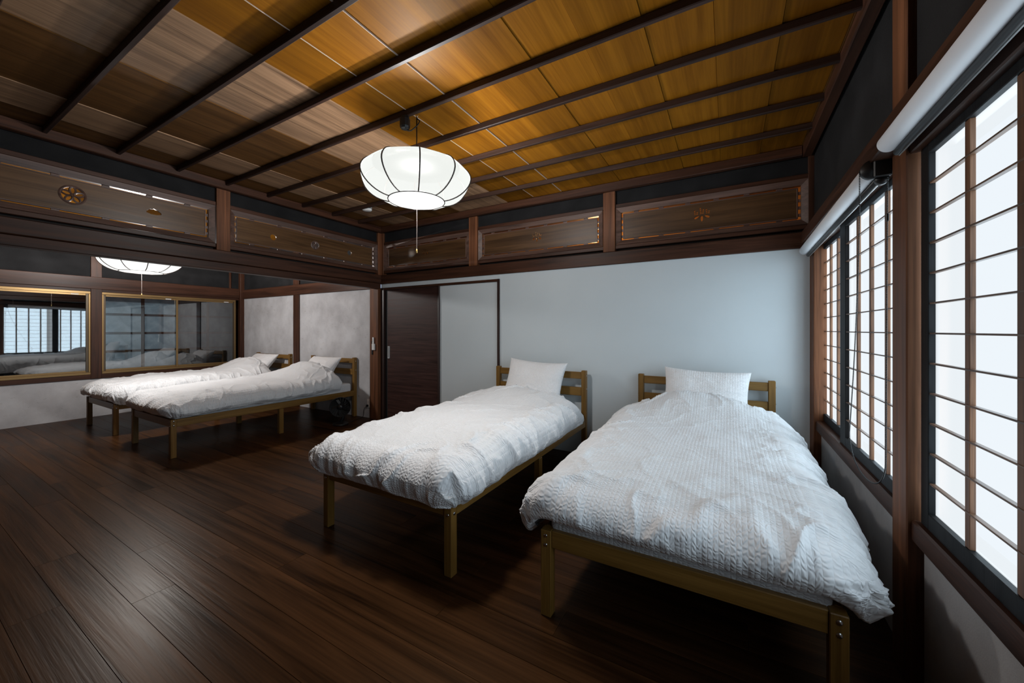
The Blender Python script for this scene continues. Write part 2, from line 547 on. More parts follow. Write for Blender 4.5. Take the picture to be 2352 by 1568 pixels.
# ------------------------------------------------------------------ transom panels
def transom(along, c0, c1, face, label, holes, boards, crest=None, swap=False):
    """along 'x' (back wall) or 'y' (partition); c0..c1 extent, face = room-side plane"""
    z0, z1 = 1.985, 2.325
    fr = 0.042
    if along == 'x':
        def B(n, a0, a1, d0, d1, za, zb, m, p, bv=0.002):
            return box(n, a0, a1, face + d0, face + d1, za, zb, m, p, bv)
        t3 = lambda u, v, w: Vector((u, w, v))
        base = Vector(((c0 + c1) / 2, face + 0.03, z0))
    else:
        def B(n, a0, a1, d0, d1, za, zb, m, p, bv=0.002):
            return box(n, face - d1, face - d0, a0, a1, za, zb, m, p, bv)
        t3 = lambda u, v, w: Vector((w, u, v))
        base = Vector((face - 0.03, (c0 + c1) / 2, z0))
    fm, bmat = 'ranma_' + along, 'carved_' + along
    T = thing('transom_panel', base, label, 'transom', 'carved transom panels under the ceiling')
    # mitred frame pieces with sloping inner edge
    def mitre(name, pts):   # pts: outer a,z / inner a,z quads
        (oa0, oz0), (oa1, oz1), (ia1, iz1), (ia0, iz0) = pts
        vs = []
        for d_o, d_i in ((0.0, 0.016), (0.055, 0.055)):
            for (a, z), d in (((oa0, oz0), d_o), ((oa1, oz1), d_o), ((ia1, iz1), d_i), ((ia0, iz0), d_i)):
                vs.append(Vector((a, face + d, z)) - base if along == 'x' else Vector((face - d, a, z)) - base)
        fs = [(0, 1, 2, 3), (7, 6, 5, 4), (0, 4, 5, 1), (1, 5, 6, 2), (2, 6, 7, 3), (3, 7, 4, 0)]
        return mesh_obj(name, vs, fs, fm, T, base)
    mitre('frame_rail', ((c0, z1), (c1, z1), (c1 - fr, z1 - fr), (c0 + fr, z1 - fr)))
    mitre('frame_rail', ((c1, z0), (c0, z0), (c0 + fr, z0 + fr), (c1 - fr, z0 + fr)))
    mitre('frame_stile', ((c0, z0), (c0, z1), (c0 + fr, z1 - fr), (c0 + fr, z0 + fr)))
    mitre('frame_stile', ((c1, z1), (c1, z0), (c1 - fr, z0 + fr), (c1 - fr, z1 - fr)))
    slot = 0.026
    a0, a1 = c0 + fr + slot, c1 - fr - slot
    b0, b1 = z0 + fr + slot * 0.8, z1 - fr - slot * 0.8
    sgn = 1 if along == 'x' else -1
    ctr = base.copy()
    off = Vector((0, 0.006, 0)) if along == 'x' else Vector((-0.006, 0, 0))
    ctr2 = Vector(((a0 + a1) / 2, face + 0.036, (b0 + b1) / 2)) if along == 'x' else Vector((face - 0.036, (a0 + a1) / 2, (b0 + b1) / 2))
    mid = (a0 + a1) / 2
    mz = (b0 + b1) / 2
    outline = [(a0 - mid, b0 - mz), (a1 - mid, b0 - mz), (a1 - mid, b1 - mz), (a0 - mid, b1 - mz)]
    hl = [[(u - mid, v - mz) for (u, v) in h] for h in holes]
    bd = plate('carved_board', outline, hl, 0.012, t3, bmat, T, ctr2)
    e = 0.009
    B('board_edge', a0 - e, a1 + e, 0.026, 0.044, b1, b1 + e, fm, T)
    B('board_edge', a0 - e, a1 + e, 0.026, 0.044, b0 - e, b0, fm, T)
    B('board_edge', a0 - e, a0, 0.026, 0.044, b0, b1, 'ranma_z', T)
    B('board_edge', a1, a1 + e, 0.026, 0.044, b0, b1, 'ranma_z', T)
    n = 6
    for k in range(n):
        a = a0 + (a1 - a0) * (k + 0.5) / n
        B('spacer', a - 0.02, a + 0.02, 0.03, 0.042, b1 + e, z1 - fr, fm, T, 0.001)
        B('spacer', a - 0.02, a + 0.02, 0.03, 0.042, z0 + fr, b0 - e, fm, T, 0.001)
    for k in range(4):
        zc = b0 + (b1 - b0) * (k + 0.3) / 3.9
        B('spacer', c0 + fr, a0 - e, 0.03, 0.042, zc - 0.011, zc + 0.011, fm, T, 0.001)
        B('spacer', a1 + e, c1 - fr, 0.03, 0.042, zc - 0.011, zc + 0.011, fm, T, 0.001)
    return T

def leafy_crest(cu, cv, s):
    """three flower sprays above three broad leaves, all cut through"""
    H = []
    for (dx, top, n) in ((-0.034, 0.022, 5), (0.0, 0.036, 7), (0.034, 0.022, 5)):
        for k in range(n):
            row, c = divmod(k, 2)
            du = dx + (0.006 if c else -0.006) * (1 + 0.2 * row)
            dv = 0.006 + row * 0.0105 + top * 0.15
            H.append(circle(cu + du * s, cv + dv * s, 0.0042 * s, 0.0055 * s, 8, 0.4 if c else -0.4))
    for (dx, dy, rot, l) in ((-0.03, -0.012, 0.5, 0.026), (0.0, -0.024, -math.pi / 2, 0.03), (0.03, -0.012, math.pi - 0.5, 0.026)):
        loop = []
        for k in range(14):
            a = 2 * math.pi * k / 14
            x = l * math.cos(a)
            y = 0.011 * math.sin(a) * (1 - 0.35 * math.cos(a))
            X = x * math.cos(rot) - y * math.sin(rot)
            Y = x * math.sin(rot) + y * math.cos(rot)
            loop.append((cu + (dx + X * 0.62) * s, cv + (dy + Y * 0.62) * s))
        H.append(loop)
    return H

def fan_hole(cu, cv, r):
    pts = []
    for k in range(11):
        a = math.radians(20 + 140 * k / 10)
        rr = r * (1 + 0.08 * (k % 2))
        pts.append((cu + rr * math.cos(a), cv - 0.4 * r + rr * math.sin(a)))
    pts += [(cu - r * 0.35, cv - 0.25 * r), (cu + r * 0.35, cv - 0.25 * r)]
    return pts

# back wall transoms
transom('x', -3.985, -2.585, YB, 'carved timber transom over the dark sliding door', leafy_crest(-3.274, 2.165, 1.0), 'x')
transom('x', -2.455, -1.03, YB, 'carved timber transom above the bed frame beside the door, lit slits at its end', leafy_crest(-1.734, 2.165, 1.15), 'x')
transom('x', -0.905, 0.515, YB, 'carved timber transom above the bed beside the paper windows', leafy_crest(-0.194, 2.165, 1.3), 'x')
# partition transoms
med_y, med_z = 0.785, 2.16
T1 = transom('y', 0.02, 1.635, XL, 'carved timber transom with a round flower medallion and a fan-shaped hole', [circle(med_y, med_z, 0.062, n=28), fan_hole(1.225, 2.15, 0.05)], 'y')
T2 = transom('y', 1.757, 3.46, XL, 'carved timber transom with three dark round openings, beside the room corner', [circle(2.156, 2.15, 0.03), circle(2.609, 2.155, 0.045), circle(3.057, 2.15, 0.03)], 'y')

def ring(name, c, r, w, along, mat, parent, petals=0):
    pts = []
    n = 28
    loc = Vector(c)
    P = [Vector((0, r * math.cos(2 * math.pi * k / n), r * math.sin(2 * math.pi * k / n))) for k in range(n + 1)]
    o = tube(name, P, w, mat, parent, 6, loc, caps=False)
    for q in range(petals):
        a0 = math.pi / 2 + q * 2 * math.pi / petals
        L = []
        for k in range(15):
            t = 2 * math.pi * k / 14
            x = r * 0.52 + r * 0.40 * math.cos(t)
            y = r * 0.24 * math.sin(t)
            L.append(Vector((0, x * math.cos(a0) - y * math.sin(a0), x * math.sin(a0) + y * math.cos(a0))))
        tube('petal', L, w * 0.8, mat, parent, 5, loc, caps=False)
    return o
ring('medallion_ring', (XL - 0.032, med_y, med_z), 0.062, 0.008, 'y', 'ranma_y', T1, 5)
ring('medallion_ring', (XL - 0.032, 2.609, 2.155), 0.045, 0.006, 'y', 'ranma_y', T2, 5)

# ------------------------------------------------------------------ back wall
wb = tag(box('wall_back', -2.168, 0.56, YB, YB + 0.06, 0.0, Z_NAG0 + 0.02, 'white_wall', None, 0), 'pale grey-white wall behind the two headboards', 'wall', kind='structure')
box('wall_strip', XL + 0.004, -2.168, YB - 0.002, YB + 0.05, 1.757, Z_NAG0 + 0.02, 'white_wall', wb, 0)
box('lintel_rail', XL, 0.53, YB - 0.022, YB + 0.08, Z_NAG0, Z_NAG1, 'timber_x', wb, 0.005)
box('transom_sill', XL, 0.53, YB + 0.004, YB + 0.07, 1.95, 1.984, 'timber_x', wb, 0.003)
box('transom_head', XL, 0.53, YB + 0.004, YB + 0.07, 2.327, 2.362, 'timber_x', wb, 0.003)
box('gap_board', XL, 0.53, YB + 0.05, YB + 0.07, 1.92, 1.955, 'subfloor', wb, 0)
box('upper_plaster', XL, 0.56, YB + 0.02, YB + 0.07, 2.355, ZC, 'sand_plaster', wb, 0)
for (a, b_) in ((-2.578, -2.466), (-1.022, -0.912)):
    box('short_post', a, b_, YB - 0.012, YB + 0.09, 1.925, ZC - 0.075, 'post_z', wb, 0.003)
box('end_post', 0.513, 0.575, YB - 0.006, YB + 0.09, 1.925, ZC - 0.05, 'timber_z', wb, 0.003)
box('corner_post', -4.045, -3.985, YB - 0.004, YB + 0.09, 1.925, ZC - 0.075, 'post_z', wb, 0.003)

# hall behind the back wall, lit by its own warm globe; shows through the slits
hl_ = tag(box('wall_hall', -4.1, 0.6, 4.75, 4.8, 1.0, 2.72, 'hall_wood', None, 0), 'warm lit hall wall glimpsed through the transom slits', 'wall', kind='structure')
box('hall_ceiling', -4.1, 0.6, 3.62, 4.8, 2.70, 2.74, 'hall_wood', hl_, 0)
box('hall_end', -4.14, -4.1, 3.62, 4.8, 1.0, 2.72, 'hall_wood', hl_, 0)
box('hall_end', 0.6, 0.64, 3.62, 4.8, 1.0, 2.72, 'hall_wood', hl_, 0)
box('hall_floor', -4.1, 0.6, 3.62, 4.8, 0.96, 1.0, 'hall_wood', hl_, 0)
hg = thing('hall_globe_lamp', (-1.25, 4.2, 2.70), 'warm globe lamp hidden in the hall behind the transoms', 'lamp')
lathe('globe', [(0.001, -0.83), (0.05, -0.82), (0.085, -0.78), (0.1, -0.73), (0.085, -0.68), (0.05, -0.64), (0.02, -0.63)], 'hall_globe', hg, (-1.25, 4.2, 2.70))
tube('stem', [(0, 0, -0.64), (0, 0, 0)], 0.012, 'black', hg, 8, (-1.25, 4.2, 2.70))

# sliding door and its frame
d1 = tag(link('door_1', None, (-3.1, YB, 0)), 'dark wood-grain sliding door with white sleeve panel beside the corner post', 'door', kind='structure')
box('door_leaf', -3.93, -3.045, YB + 0.018, YB + 0.05, 0.0, 1.735, 'door_wood', d1, 0.003)
box('sleeve_panel', -3.03, -2.195, YB + 0.012, YB + 0.05, 0.0, 1.735, 'white_wall', d1, 0)
box('door_jamb', -4.035, -3.975, YB - 0.008, YB + 0.06, 0.0, 1.757, 'door_frame', d1, 0.003)
box('door_jamb', -3.05, -3.022, YB - 0.006, YB + 0.06, 0.0, 1.733, 'door_frame', d1, 0.003)
box('door_jamb', -2.197, -2.166, YB - 0.012, YB + 0.06, 0.0, 1.757, 'door_frame', d1, 0.003)
box('door_head', -3.975, -2.197, YB - 0.008, YB + 0.06, 1.729, 1.757, 'timber_x', d1, 0.003)
box('door_stop', -3.975, -3.93, YB + 0.024, YB + 0.06, 0.0, 1.729, 'blackmat', d1, 0)
hd = box('pull_handle', -3.925, -3.885, YB + 0.012, YB + 0.022, 0.82, 0.985, 'chrome', d1, 0.003)
box('handle_recess', -3.917, -3.893, YB + 0.0105, YB + 0.0135, 0.835, 0.97, 'greyplastic', hd, 0.001)

# ------------------------------------------------------------------ partition between the rooms
wl = tag(box('wall_left', XL - 0.085, XL + 0.022, YFRONT, YB, Z_NAG0 + 0.011, Z_NAG1, 'timber_y', None, 0.005), 'dark lintel partition with transoms open to the adjoining room', 'wall', kind='structure')
box('grooved_lintel', XL - 0.085, XL + 0.006, YFRONT, YB - 0.01, 1.745, Z_NAG0 + 0.009, 'timber_y', wl, 0.004)
box('transom_sill', XL - 0.07, XL - 0.004, YFRONT, YB, 1.95, 1.984, 'timber_y', wl, 0.003)
box('gap_board', XL - 0.07, XL - 0.05, YFRONT, YB, 1.92, 1.955, 'subfloor', wl, 0)
box('transom_head', XL - 0.07, XL - 0.004, YFRONT, YB, 2.327, 2.362, 'timber_y', wl, 0.003)
box('upper_plaster', XL - 0.07, XL - 0.02, YFRONT, YB, 2.355, ZC + 0.02, 'sand_plaster', wl, 0)
for (a, b_) in ((1.642, 1.752), (-0.10, 0.012), (3.462, 3.53)):
    box('short_post', XL - 0.09, XL + 0.012, a, b_, 1.925, ZC - 0.075, 'post_z', wl, 0.003)
box('corner_post', -4.195, -4.032, 3.47, 3.60, 0.0, 1.757, 'post_z', wl, 0.004)
box('panel_board', XL - 0.05, XL - 0.03, YFRONT, -0.1, 1.95, 2.36, 'timber_y', wl, 0)

# ------------------------------------------------------------------ right wall
wr = tag(box('wall_right', 0.565, 0.64, YFRONT, 3.6, 0.0, 0.50, 'grey_plaster', None, 0), 'rough grey plaster wall below the paper windows', 'wall', kind='structure')
box('upper_plaster', 0.548, 0.64, YFRONT, 3.6, 1.90, ZC + 0.02, 'sand_plaster', wr, 0)
box('sill_rail', 0.535, 0.68, YFRONT, 3.376, 0.49, 0.562, 'timber_y', wr, 0.006)
box('head_rail', 0.53, 0.68, YFRONT, 3.376, 1.792, 1.84, 'timber_y', wr, 0.004)
box('lintel_rail', 0.468, 0.58, YFRONT, YB, 1.838, Z_NAG1, 'timber_y', wr, 0.005)
for (a, b_) in ((1.772, 1.90), (-0.12, 0.0)):
    box('post', XR, 0.68, a, b_, 0.0, ZC - 0.05, 'post_z', wr, 0.004)
box('post', XR, 0.68, 3.376, 3.60, 0.0, Z_NAG1, 'post_z', wr, 0.004)

def sash(n, y0, y1, xf, label, cols=4, st1=0.052):
    """shoji sash: y0 near end, y1 far end, xf = room face"""
    z0, z1 = 0.562, 1.793
    S = tag(link('window_%d' % n, None, (xf, (y0 + y1) / 2, z0)), label, 'window', kind='structure')
    st, dp = 0.052, 0.022
    box('stile', xf - 0.004, xf + dp, y1 - st1, y1, z0, z1, 'sash_black', S, 0.002)
    box('stile', xf - 0.004, xf + dp, y0, y0 + st, z0, z1, 'sash_black', S, 0.002)
    box('bottom_rail', xf - 0.004, xf + dp, y0 + st, y1 - st1, z0, z0 + 0.052, 'sash_black', S, 0.002)
    box('top_rail', xf - 0.004, xf + dp, y0 + st, y1 - st1, z1 - 0.03, z1, 'sash_black', S, 0.002)
    ya, yb_ = y0 + st, y1 - st1
    za, zb = z0 + 0.052, z1 - 0.03
    box('paper', xf + 0.013, xf + 0.016, ya, yb_, za, zb, 'shoji', S, 0)
    for k in range(1, cols):
        y = ya + (yb_ - ya) * k / cols
        box('muntin', xf + 0.001, xf + 0.013, y - 0.012, y + 0.012, za, zb, 'muntin_z', S, 0.001)
    nrow = 12
    pitch = (zb - za) / nrow
    for k in range(1, nrow):
        z = za + pitch * k
        box('slat', xf - 0.001, xf + 0.0125, ya, yb_, z - 0.0026, z + 0.0026, 'muntin_y', S, 0.0008)
    return S
sash(1, 2.60, 3.455, 0.582, 'paper lattice window sash beside the white wall')
sash(2, 1.848, 2.80, 0.556, 'paper lattice window sash with the bead chain hanging before it', st1=0.11)
sash(3, 0.796, 1.756, 0.556, 'paper lattice window sash on the near side of the red-brown post')
sash(4, 0.0, 0.9, 0.582, 'paper lattice window sash out beyond the near blind')
box('blank_wall', 0.60, 0.66, YFRONT, -0.12, 0.5, 1.9, 'sand_plaster', wr, 0)

# ------------------------------------------------------------------ annex shell
wp_ = tag(box('wall_annex_back', XF - 0.1, -4.1, YP, YP + 0.06, 0.0, 1.80, 'old_plaster', None, 0), 'stained grey plaster wall behind the two far beds', 'wall', kind='structure')
box('upper_plaster', XF - 0.1, -4.1, YP + 0.004, YP + 0.06, 1.80, 2.7, 'sand_plaster', wp_, 0)
box('rail', XF, -4.19, YP - 0.03, YP + 0.02, 1.752, 1.91, 'timber_x', wp_, 0.004)
box('post', -6.005, -5.855, YP - 0.022, YP + 0.03, 0.0, 2.5, 'timber_z', wp_, 0.004)
box('corner_post', XF - 0.02, XF + 0.065, YP - 0.06, YP + 0.02, 0.0, 2.5, 'timber_z', wp_, 0.004)
wf = tag(box('wall_annex_left', XF - 0.06, XF, YFRONT, YP, 0.0, 0.524, 'old_plaster', None, 0), 'stained grey plaster wall below the bronze framed windows', 'wall', kind='structure')
box('upper_plaster', XF - 0.06, XF - 0.004, YFRONT, YP, 1.88, 2.7, 'sand_plaster', wf, 0)
box('rail', XF - 0.05, XF + 0.03, YFRONT, YP - 0.06, 1.765, 1.93, 'timber_y', wf, 0.004)
box('sill', XF - 0.06, XF + 0.015, YFRONT, YP - 0.06, 0.524, 0.585, 'timber_y', wf, 0.003)
box('head_strip', XF - 0.05, XF + 0.005, YFRONT, YP - 0.06, 1.728, 1.77, 'timber_y', wf, 0.002)
for (a, b_) in ((1.635, 1.742), (-0.2, -0.09)):
    box('post', XF - 0.06, XF + 0.02, a, b_, 0.524, 2.6, 'timber_z', wf, 0.003)
box('short_post', XF - 0.06, XF + 0.012, 3.30, 3.33, 1.93, 2.6, 'timber_z', wf, 0.002)
ca = tag(box('ceiling_annex', XF, XL - 0.04, YFRONT, 3.6, 2.58, 2.62, 'ceil_warm', None, 0), 'warm timber ceiling of the adjoining room above the transoms', 'ceiling', kind='structure')

def alloy_window(n, y0, y1, panes, label):
    z0, z1 = 0.585, 1.728
    x0 = XF - 0.045
    S = tag(link('window_%d' % n, None, (x0, (y0 + y1) / 2, z0)), label, 'window', kind='structure')
    t = 0.034
    box('frame_head', x0, XF + 0.012, y0, y1, z1 - t, z1, 'alloy', S, 0.003)
    box('frame_sill', x0, XF + 0.018, y0, y1, z0, z0 + t, 'alloy', S, 0.003)
    box('frame_jamb', x0, XF + 0.012, y0, y0 + t * 0.6, z0 + t, z1 - t, 'alloy', S, 0.003)
    box('frame_jamb', x0, XF + 0.012, y1 - t * 0.6, y1, z0 + t, z1 - t, 'alloy', S, 0.003)
    for k, (a, b_, dx) in enumerate(panes):
        za, zb = z0 + t, z1 - t
        s = 0.024
        xs = x0 + 0.012 + dx
        box('sash_stile', xs, xs + 0.018, a, a + s, za, zb, 'alloy_dark' if dx == 0 else 'alloy', S, 0.002)
        box('sash_stile', xs, xs + 0.018, b_ - s, b_, za, zb, 'alloy_dark', S, 0.002)
        box('sash_rail', xs, xs + 0.018, a + s, b_ - s, zb - s, zb, 'alloy', S, 0.002)
        box('sash_rail', xs, xs + 0.018, a + s, b_ - s, za, za + s, 'alloy', S, 0.002)
        box('glass_pane', xs + 0.007, xs + 0.010, a + s, b_ - s, za + s, zb - s, 'glass', S, 0)
        box('sash_label', xs + 0.018, xs + 0.019, b_ - 0.16, b_ - 0.09, zb - 0.018, zb - 0.006, 'whiteplastic', S, 0)
    return S
alloy_window(5, -0.09, 1.635, [(-0.07, 0.72, 0.0), (0.66, 1.615, 0.022)], 'bronze framed sliding window reflecting the bright paper windows')
alloy_window(6, 1.742, 3.40, [(1.762, 2.60, 0.0), (2.565, 3.38, 0.022)], 'bronze framed sliding window beyond the far bed with lattice doors behind it')

# old glazed lattice doors in the corridor behind those windows
def lattice_door(y0, y1, x, label, pane):
    z0, z1 = 0.30, 1.90
    D = thing('lattice_door', (x, (y0 + y1) / 2, z0), label, 'door', 'old lattice doors in the dark corridor')
    s = 0.05
    box('stile', x - 0.03, x, y0, y0 + s, z0, z1, 'timber_z', D, 0.003)
    box('stile', x - 0.03, x, y1 - s, y1, z0, z1, 'timber_z', D, 0.003)
    box('rail', x - 0.03, x, y0 + s, y1 - s, z1 - 0.07, z1, 'timber_y', D, 0.003)
    box('rail', x - 0.03, x, y0 + s, y1 - s, z0, z0 + 0.08, 'timber_y', D, 0.003)
    zs = [z0 + 0.08, 0.60, 0.88, 1.15, 1.43, z1 - 0.07]
    ym = (y0 + y1) / 2
    box('muntin', x - 0.026, x - 0.004, ym - 0.02, ym + 0.02, z0 + 0.08, z1 - 0.07, 'timber_z', D, 0.002)
    for z in zs[1:-1]:
        box('muntin', x - 0.026, x - 0.005, y0 + s, y1 - s, z - 0.017, z + 0.017, 'timber_y', D, 0.002)
    for a, b_ in ((y0 + s, ym), (ym, y1 - s)):
        for z, zz in zip(zs[:-1], zs[1:]):
            box('pane', x - 0.018, x - 0.013, a, b_, z, zz, pane, D, 0)
    return D
lattice_door(1.80, 2.72, XF - 0.30, 'old lattice door with frosted panes behind the middle window', 'frosted')
lattice_door(2.66, 3.60, XF - 0.36, 'old lattice door with dim panes behind the window by the corner', 'frosted_dim')
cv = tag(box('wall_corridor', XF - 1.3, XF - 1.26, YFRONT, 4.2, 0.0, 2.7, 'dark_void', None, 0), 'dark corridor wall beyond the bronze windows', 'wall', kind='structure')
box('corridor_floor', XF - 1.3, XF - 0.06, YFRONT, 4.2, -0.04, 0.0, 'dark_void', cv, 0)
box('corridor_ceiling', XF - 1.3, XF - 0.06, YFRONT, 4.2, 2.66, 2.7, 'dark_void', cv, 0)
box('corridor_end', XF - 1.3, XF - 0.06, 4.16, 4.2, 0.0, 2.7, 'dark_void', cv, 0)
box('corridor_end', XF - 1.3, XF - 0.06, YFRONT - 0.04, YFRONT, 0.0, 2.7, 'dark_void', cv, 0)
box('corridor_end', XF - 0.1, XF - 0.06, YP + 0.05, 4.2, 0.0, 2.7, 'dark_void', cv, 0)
wfr = tag(box('wall_front', XF - 0.1, 0.64, YFRONT - 0.06, YFRONT, 0.0, 2.7, 'timber_x', None, 0), 'dark timber wall at the camera end of both rooms', 'wall', kind='structure')

# ------------------------------------------------------------------ beds
BW, BL = 0.995, 2.03
def bed_frame(x0, y0, label):
    x1, y1 = x0 + BW, y0 + BL
    B = thing('bed_frame', ((x0 + x1) / 2, (y0 + y1) / 2, 0), label, 'bed', 'low bamboo bed frames')
    L = 0.046
    for xs in (x0, x1 - L):
        lg = box('leg', xs, xs + L, y0, y0 + L, 0.0, 0.36, 'bamboo_z', B, 0.003)
        for z in (0.300, 0.338):
            c = (xs + L / 2, y0 - 0.0012, z)
            lathe('bolt', [(0.0085, 0.004), (0.0085, 0.0), (0.006, -0.0025), (0.001, -0.003)], 'steel', lg, c, 12, 'y')
        side = x1 if xs > x0 else x0
        sg = 1 if xs > x0 else -1
        for z in (0.305, 0.345):
            lathe('bolt', [(0.0085, -0.004 * sg), (0.0085, 0.0), (0.006, 0.0025 * sg), (0.001, 0.003 * sg)], 'steel', lg, (side + 0.0012 * sg, y0 + L / 2, z), 12, 'x')
        mx = xs + 0.004 if xs == x0 else xs - 0.004
        box('leg', xs + (0.0 if xs == x0 else 0.004), xs + L - (0.004 if xs == x0 else 0.0), y0 + 0.98, y0 + 0.98 + 0.05, 0.0, 0.288, 'bamboo_z', B, 0.003)
        pt = box('head_post', xs, xs + L, y1 - L, y1, 0.0, 0.815, 'bamboo_z', B, 0.004)
        for z in (0.64, 0.765):
            lathe('bolt', [(0.007, -0.004 * sg), (0.007, 0.0), (0.005, 0.0025 * sg), (0.001, 0.003 * sg)], 'steel', pt, (side + 0.0012 * sg, y1 - L / 2, z), 10, 'x')
    for xs in (x0 + 0.004, x1 - 0.028):
        box('side_rail', xs, xs + 0.024, y0 + L, y1 - L, 0.288, 0.36, 'bamboo_y', B, 0.003)
    box('foot_rail', x0 + L, x1 - L, y0 + 0.008, y0 + 0.034, 0.288, 0.36, 'bamboo_x', B, 0.003)
    box('head_rail', x0 + L, x1 - L, y1 - 0.036, y1 - 0.012, 0.735, 0.80, 'bamboo_x', B, 0.003)
    box('head_rail', x0 + L, x1 - L, y1 - 0.036, y1 - 0.012, 0.575, 0.655, 'bamboo_x', B, 0.003)
    box('head_rail', x0 + L, x1 - L, y1 - 0.036, y1 - 0.012, 0.288, 0.36, 'bamboo_x', B, 0.003)
    box('centre_beam', (x0 + x1) / 2 - 0.025, (x0 + x1) / 2 + 0.025, y0 + 0.036, y1 - 0.038, 0.292, 0.318, 'bamboo_y', B, 0.002)
    n = 14
    for k in range(n):
        y = y0 + 0.09 + (BL - 0.18) * k / (n - 1)
        box('slat', x0 + 0.03, x1 - 0.03, y - 0.035, y + 0.035, 0.3195, 0.3365, 'bamboo_x', B, 0.002)
    return B

# value noise, vectorised
def vnoise(x, y, seed=0):
    xi = np.floor(x).astype(np.int64); yi = np.floor(y).astype(np.int64)
    fx = x - xi; fy = y - yi
    fx = fx * fx * fx * (fx * (fx * 6 - 15) + 10)
    fy = fy * fy * fy * (fy * (fy * 6 - 15) + 10)
    def h(a, b):
        n = (a * 374761393 + b * 668265263 + seed * 974634277) & 0xffffffff
        n = ((n ^ (n >> 13)) * 1274126177) & 0xffffffff
        n = n ^ (n >> 16)
        return (n & 0xffff) / 32767.5 - 1.0
    return (h(xi, yi) * (1 - fx) + h(xi + 1, yi) * fx) * (1 - fy) + (h(xi, yi + 1) * (1 - fx) + h(xi + 1, yi + 1) * fx) * fy

def fbm(x, y, seed, oct=3):
    s = 0; a = 1.0; t = 0
    for o in range(oct):
        s = s + a * vnoise(x * 2 ** o, y * 2 ** o, seed + o * 17); t += a; a *= 0.5
    return s / t

def sstep(a, b, x):
    t = np.clip((x - a) / (b - a), 0, 1)
    return t * t * (3 - 2 * t)

def grid_mesh(name, P, U, V, mat, smooth=True, flip=False):
    nr, nc = P.shape[:2]
    idx = np.arange(nr * nc).reshape(nr, nc)
    q = np.stack([idx[:-1, :-1], idx[:-1, 1:], idx[1:, 1:], idx[1:, :-1]], -1).reshape(-1, 4)
    if flip:
        q = q[:, ::-1]
    me = bpy.data.meshes.new(name)
    me.vertices.add(nr * nc)
    me.vertices.foreach_set('co', P.reshape(-1).astype(np.float32))
    nf = len(q)
    me.loops.add(nf * 4)
    me.polygons.add(nf)
    me.loops.foreach_set('vertex_index', q.reshape(-1).astype(np.int32))
    me.polygons.foreach_set('loop_start', (np.arange(nf) * 4).astype(np.int32))
    me.polygons.foreach_set('use_smooth', np.full(nf, smooth))
    me.update(calc_edges=True)
    uvl = me.uv_layers.new(name='cloth')
    uv = np.stack([U, V], -1).reshape(-1, 2)[q.reshape(-1)]
    uvl.data.foreach_set('uv', uv.reshape(-1).astype(np.float32))
    me.materials.append(M[mat])
    return me

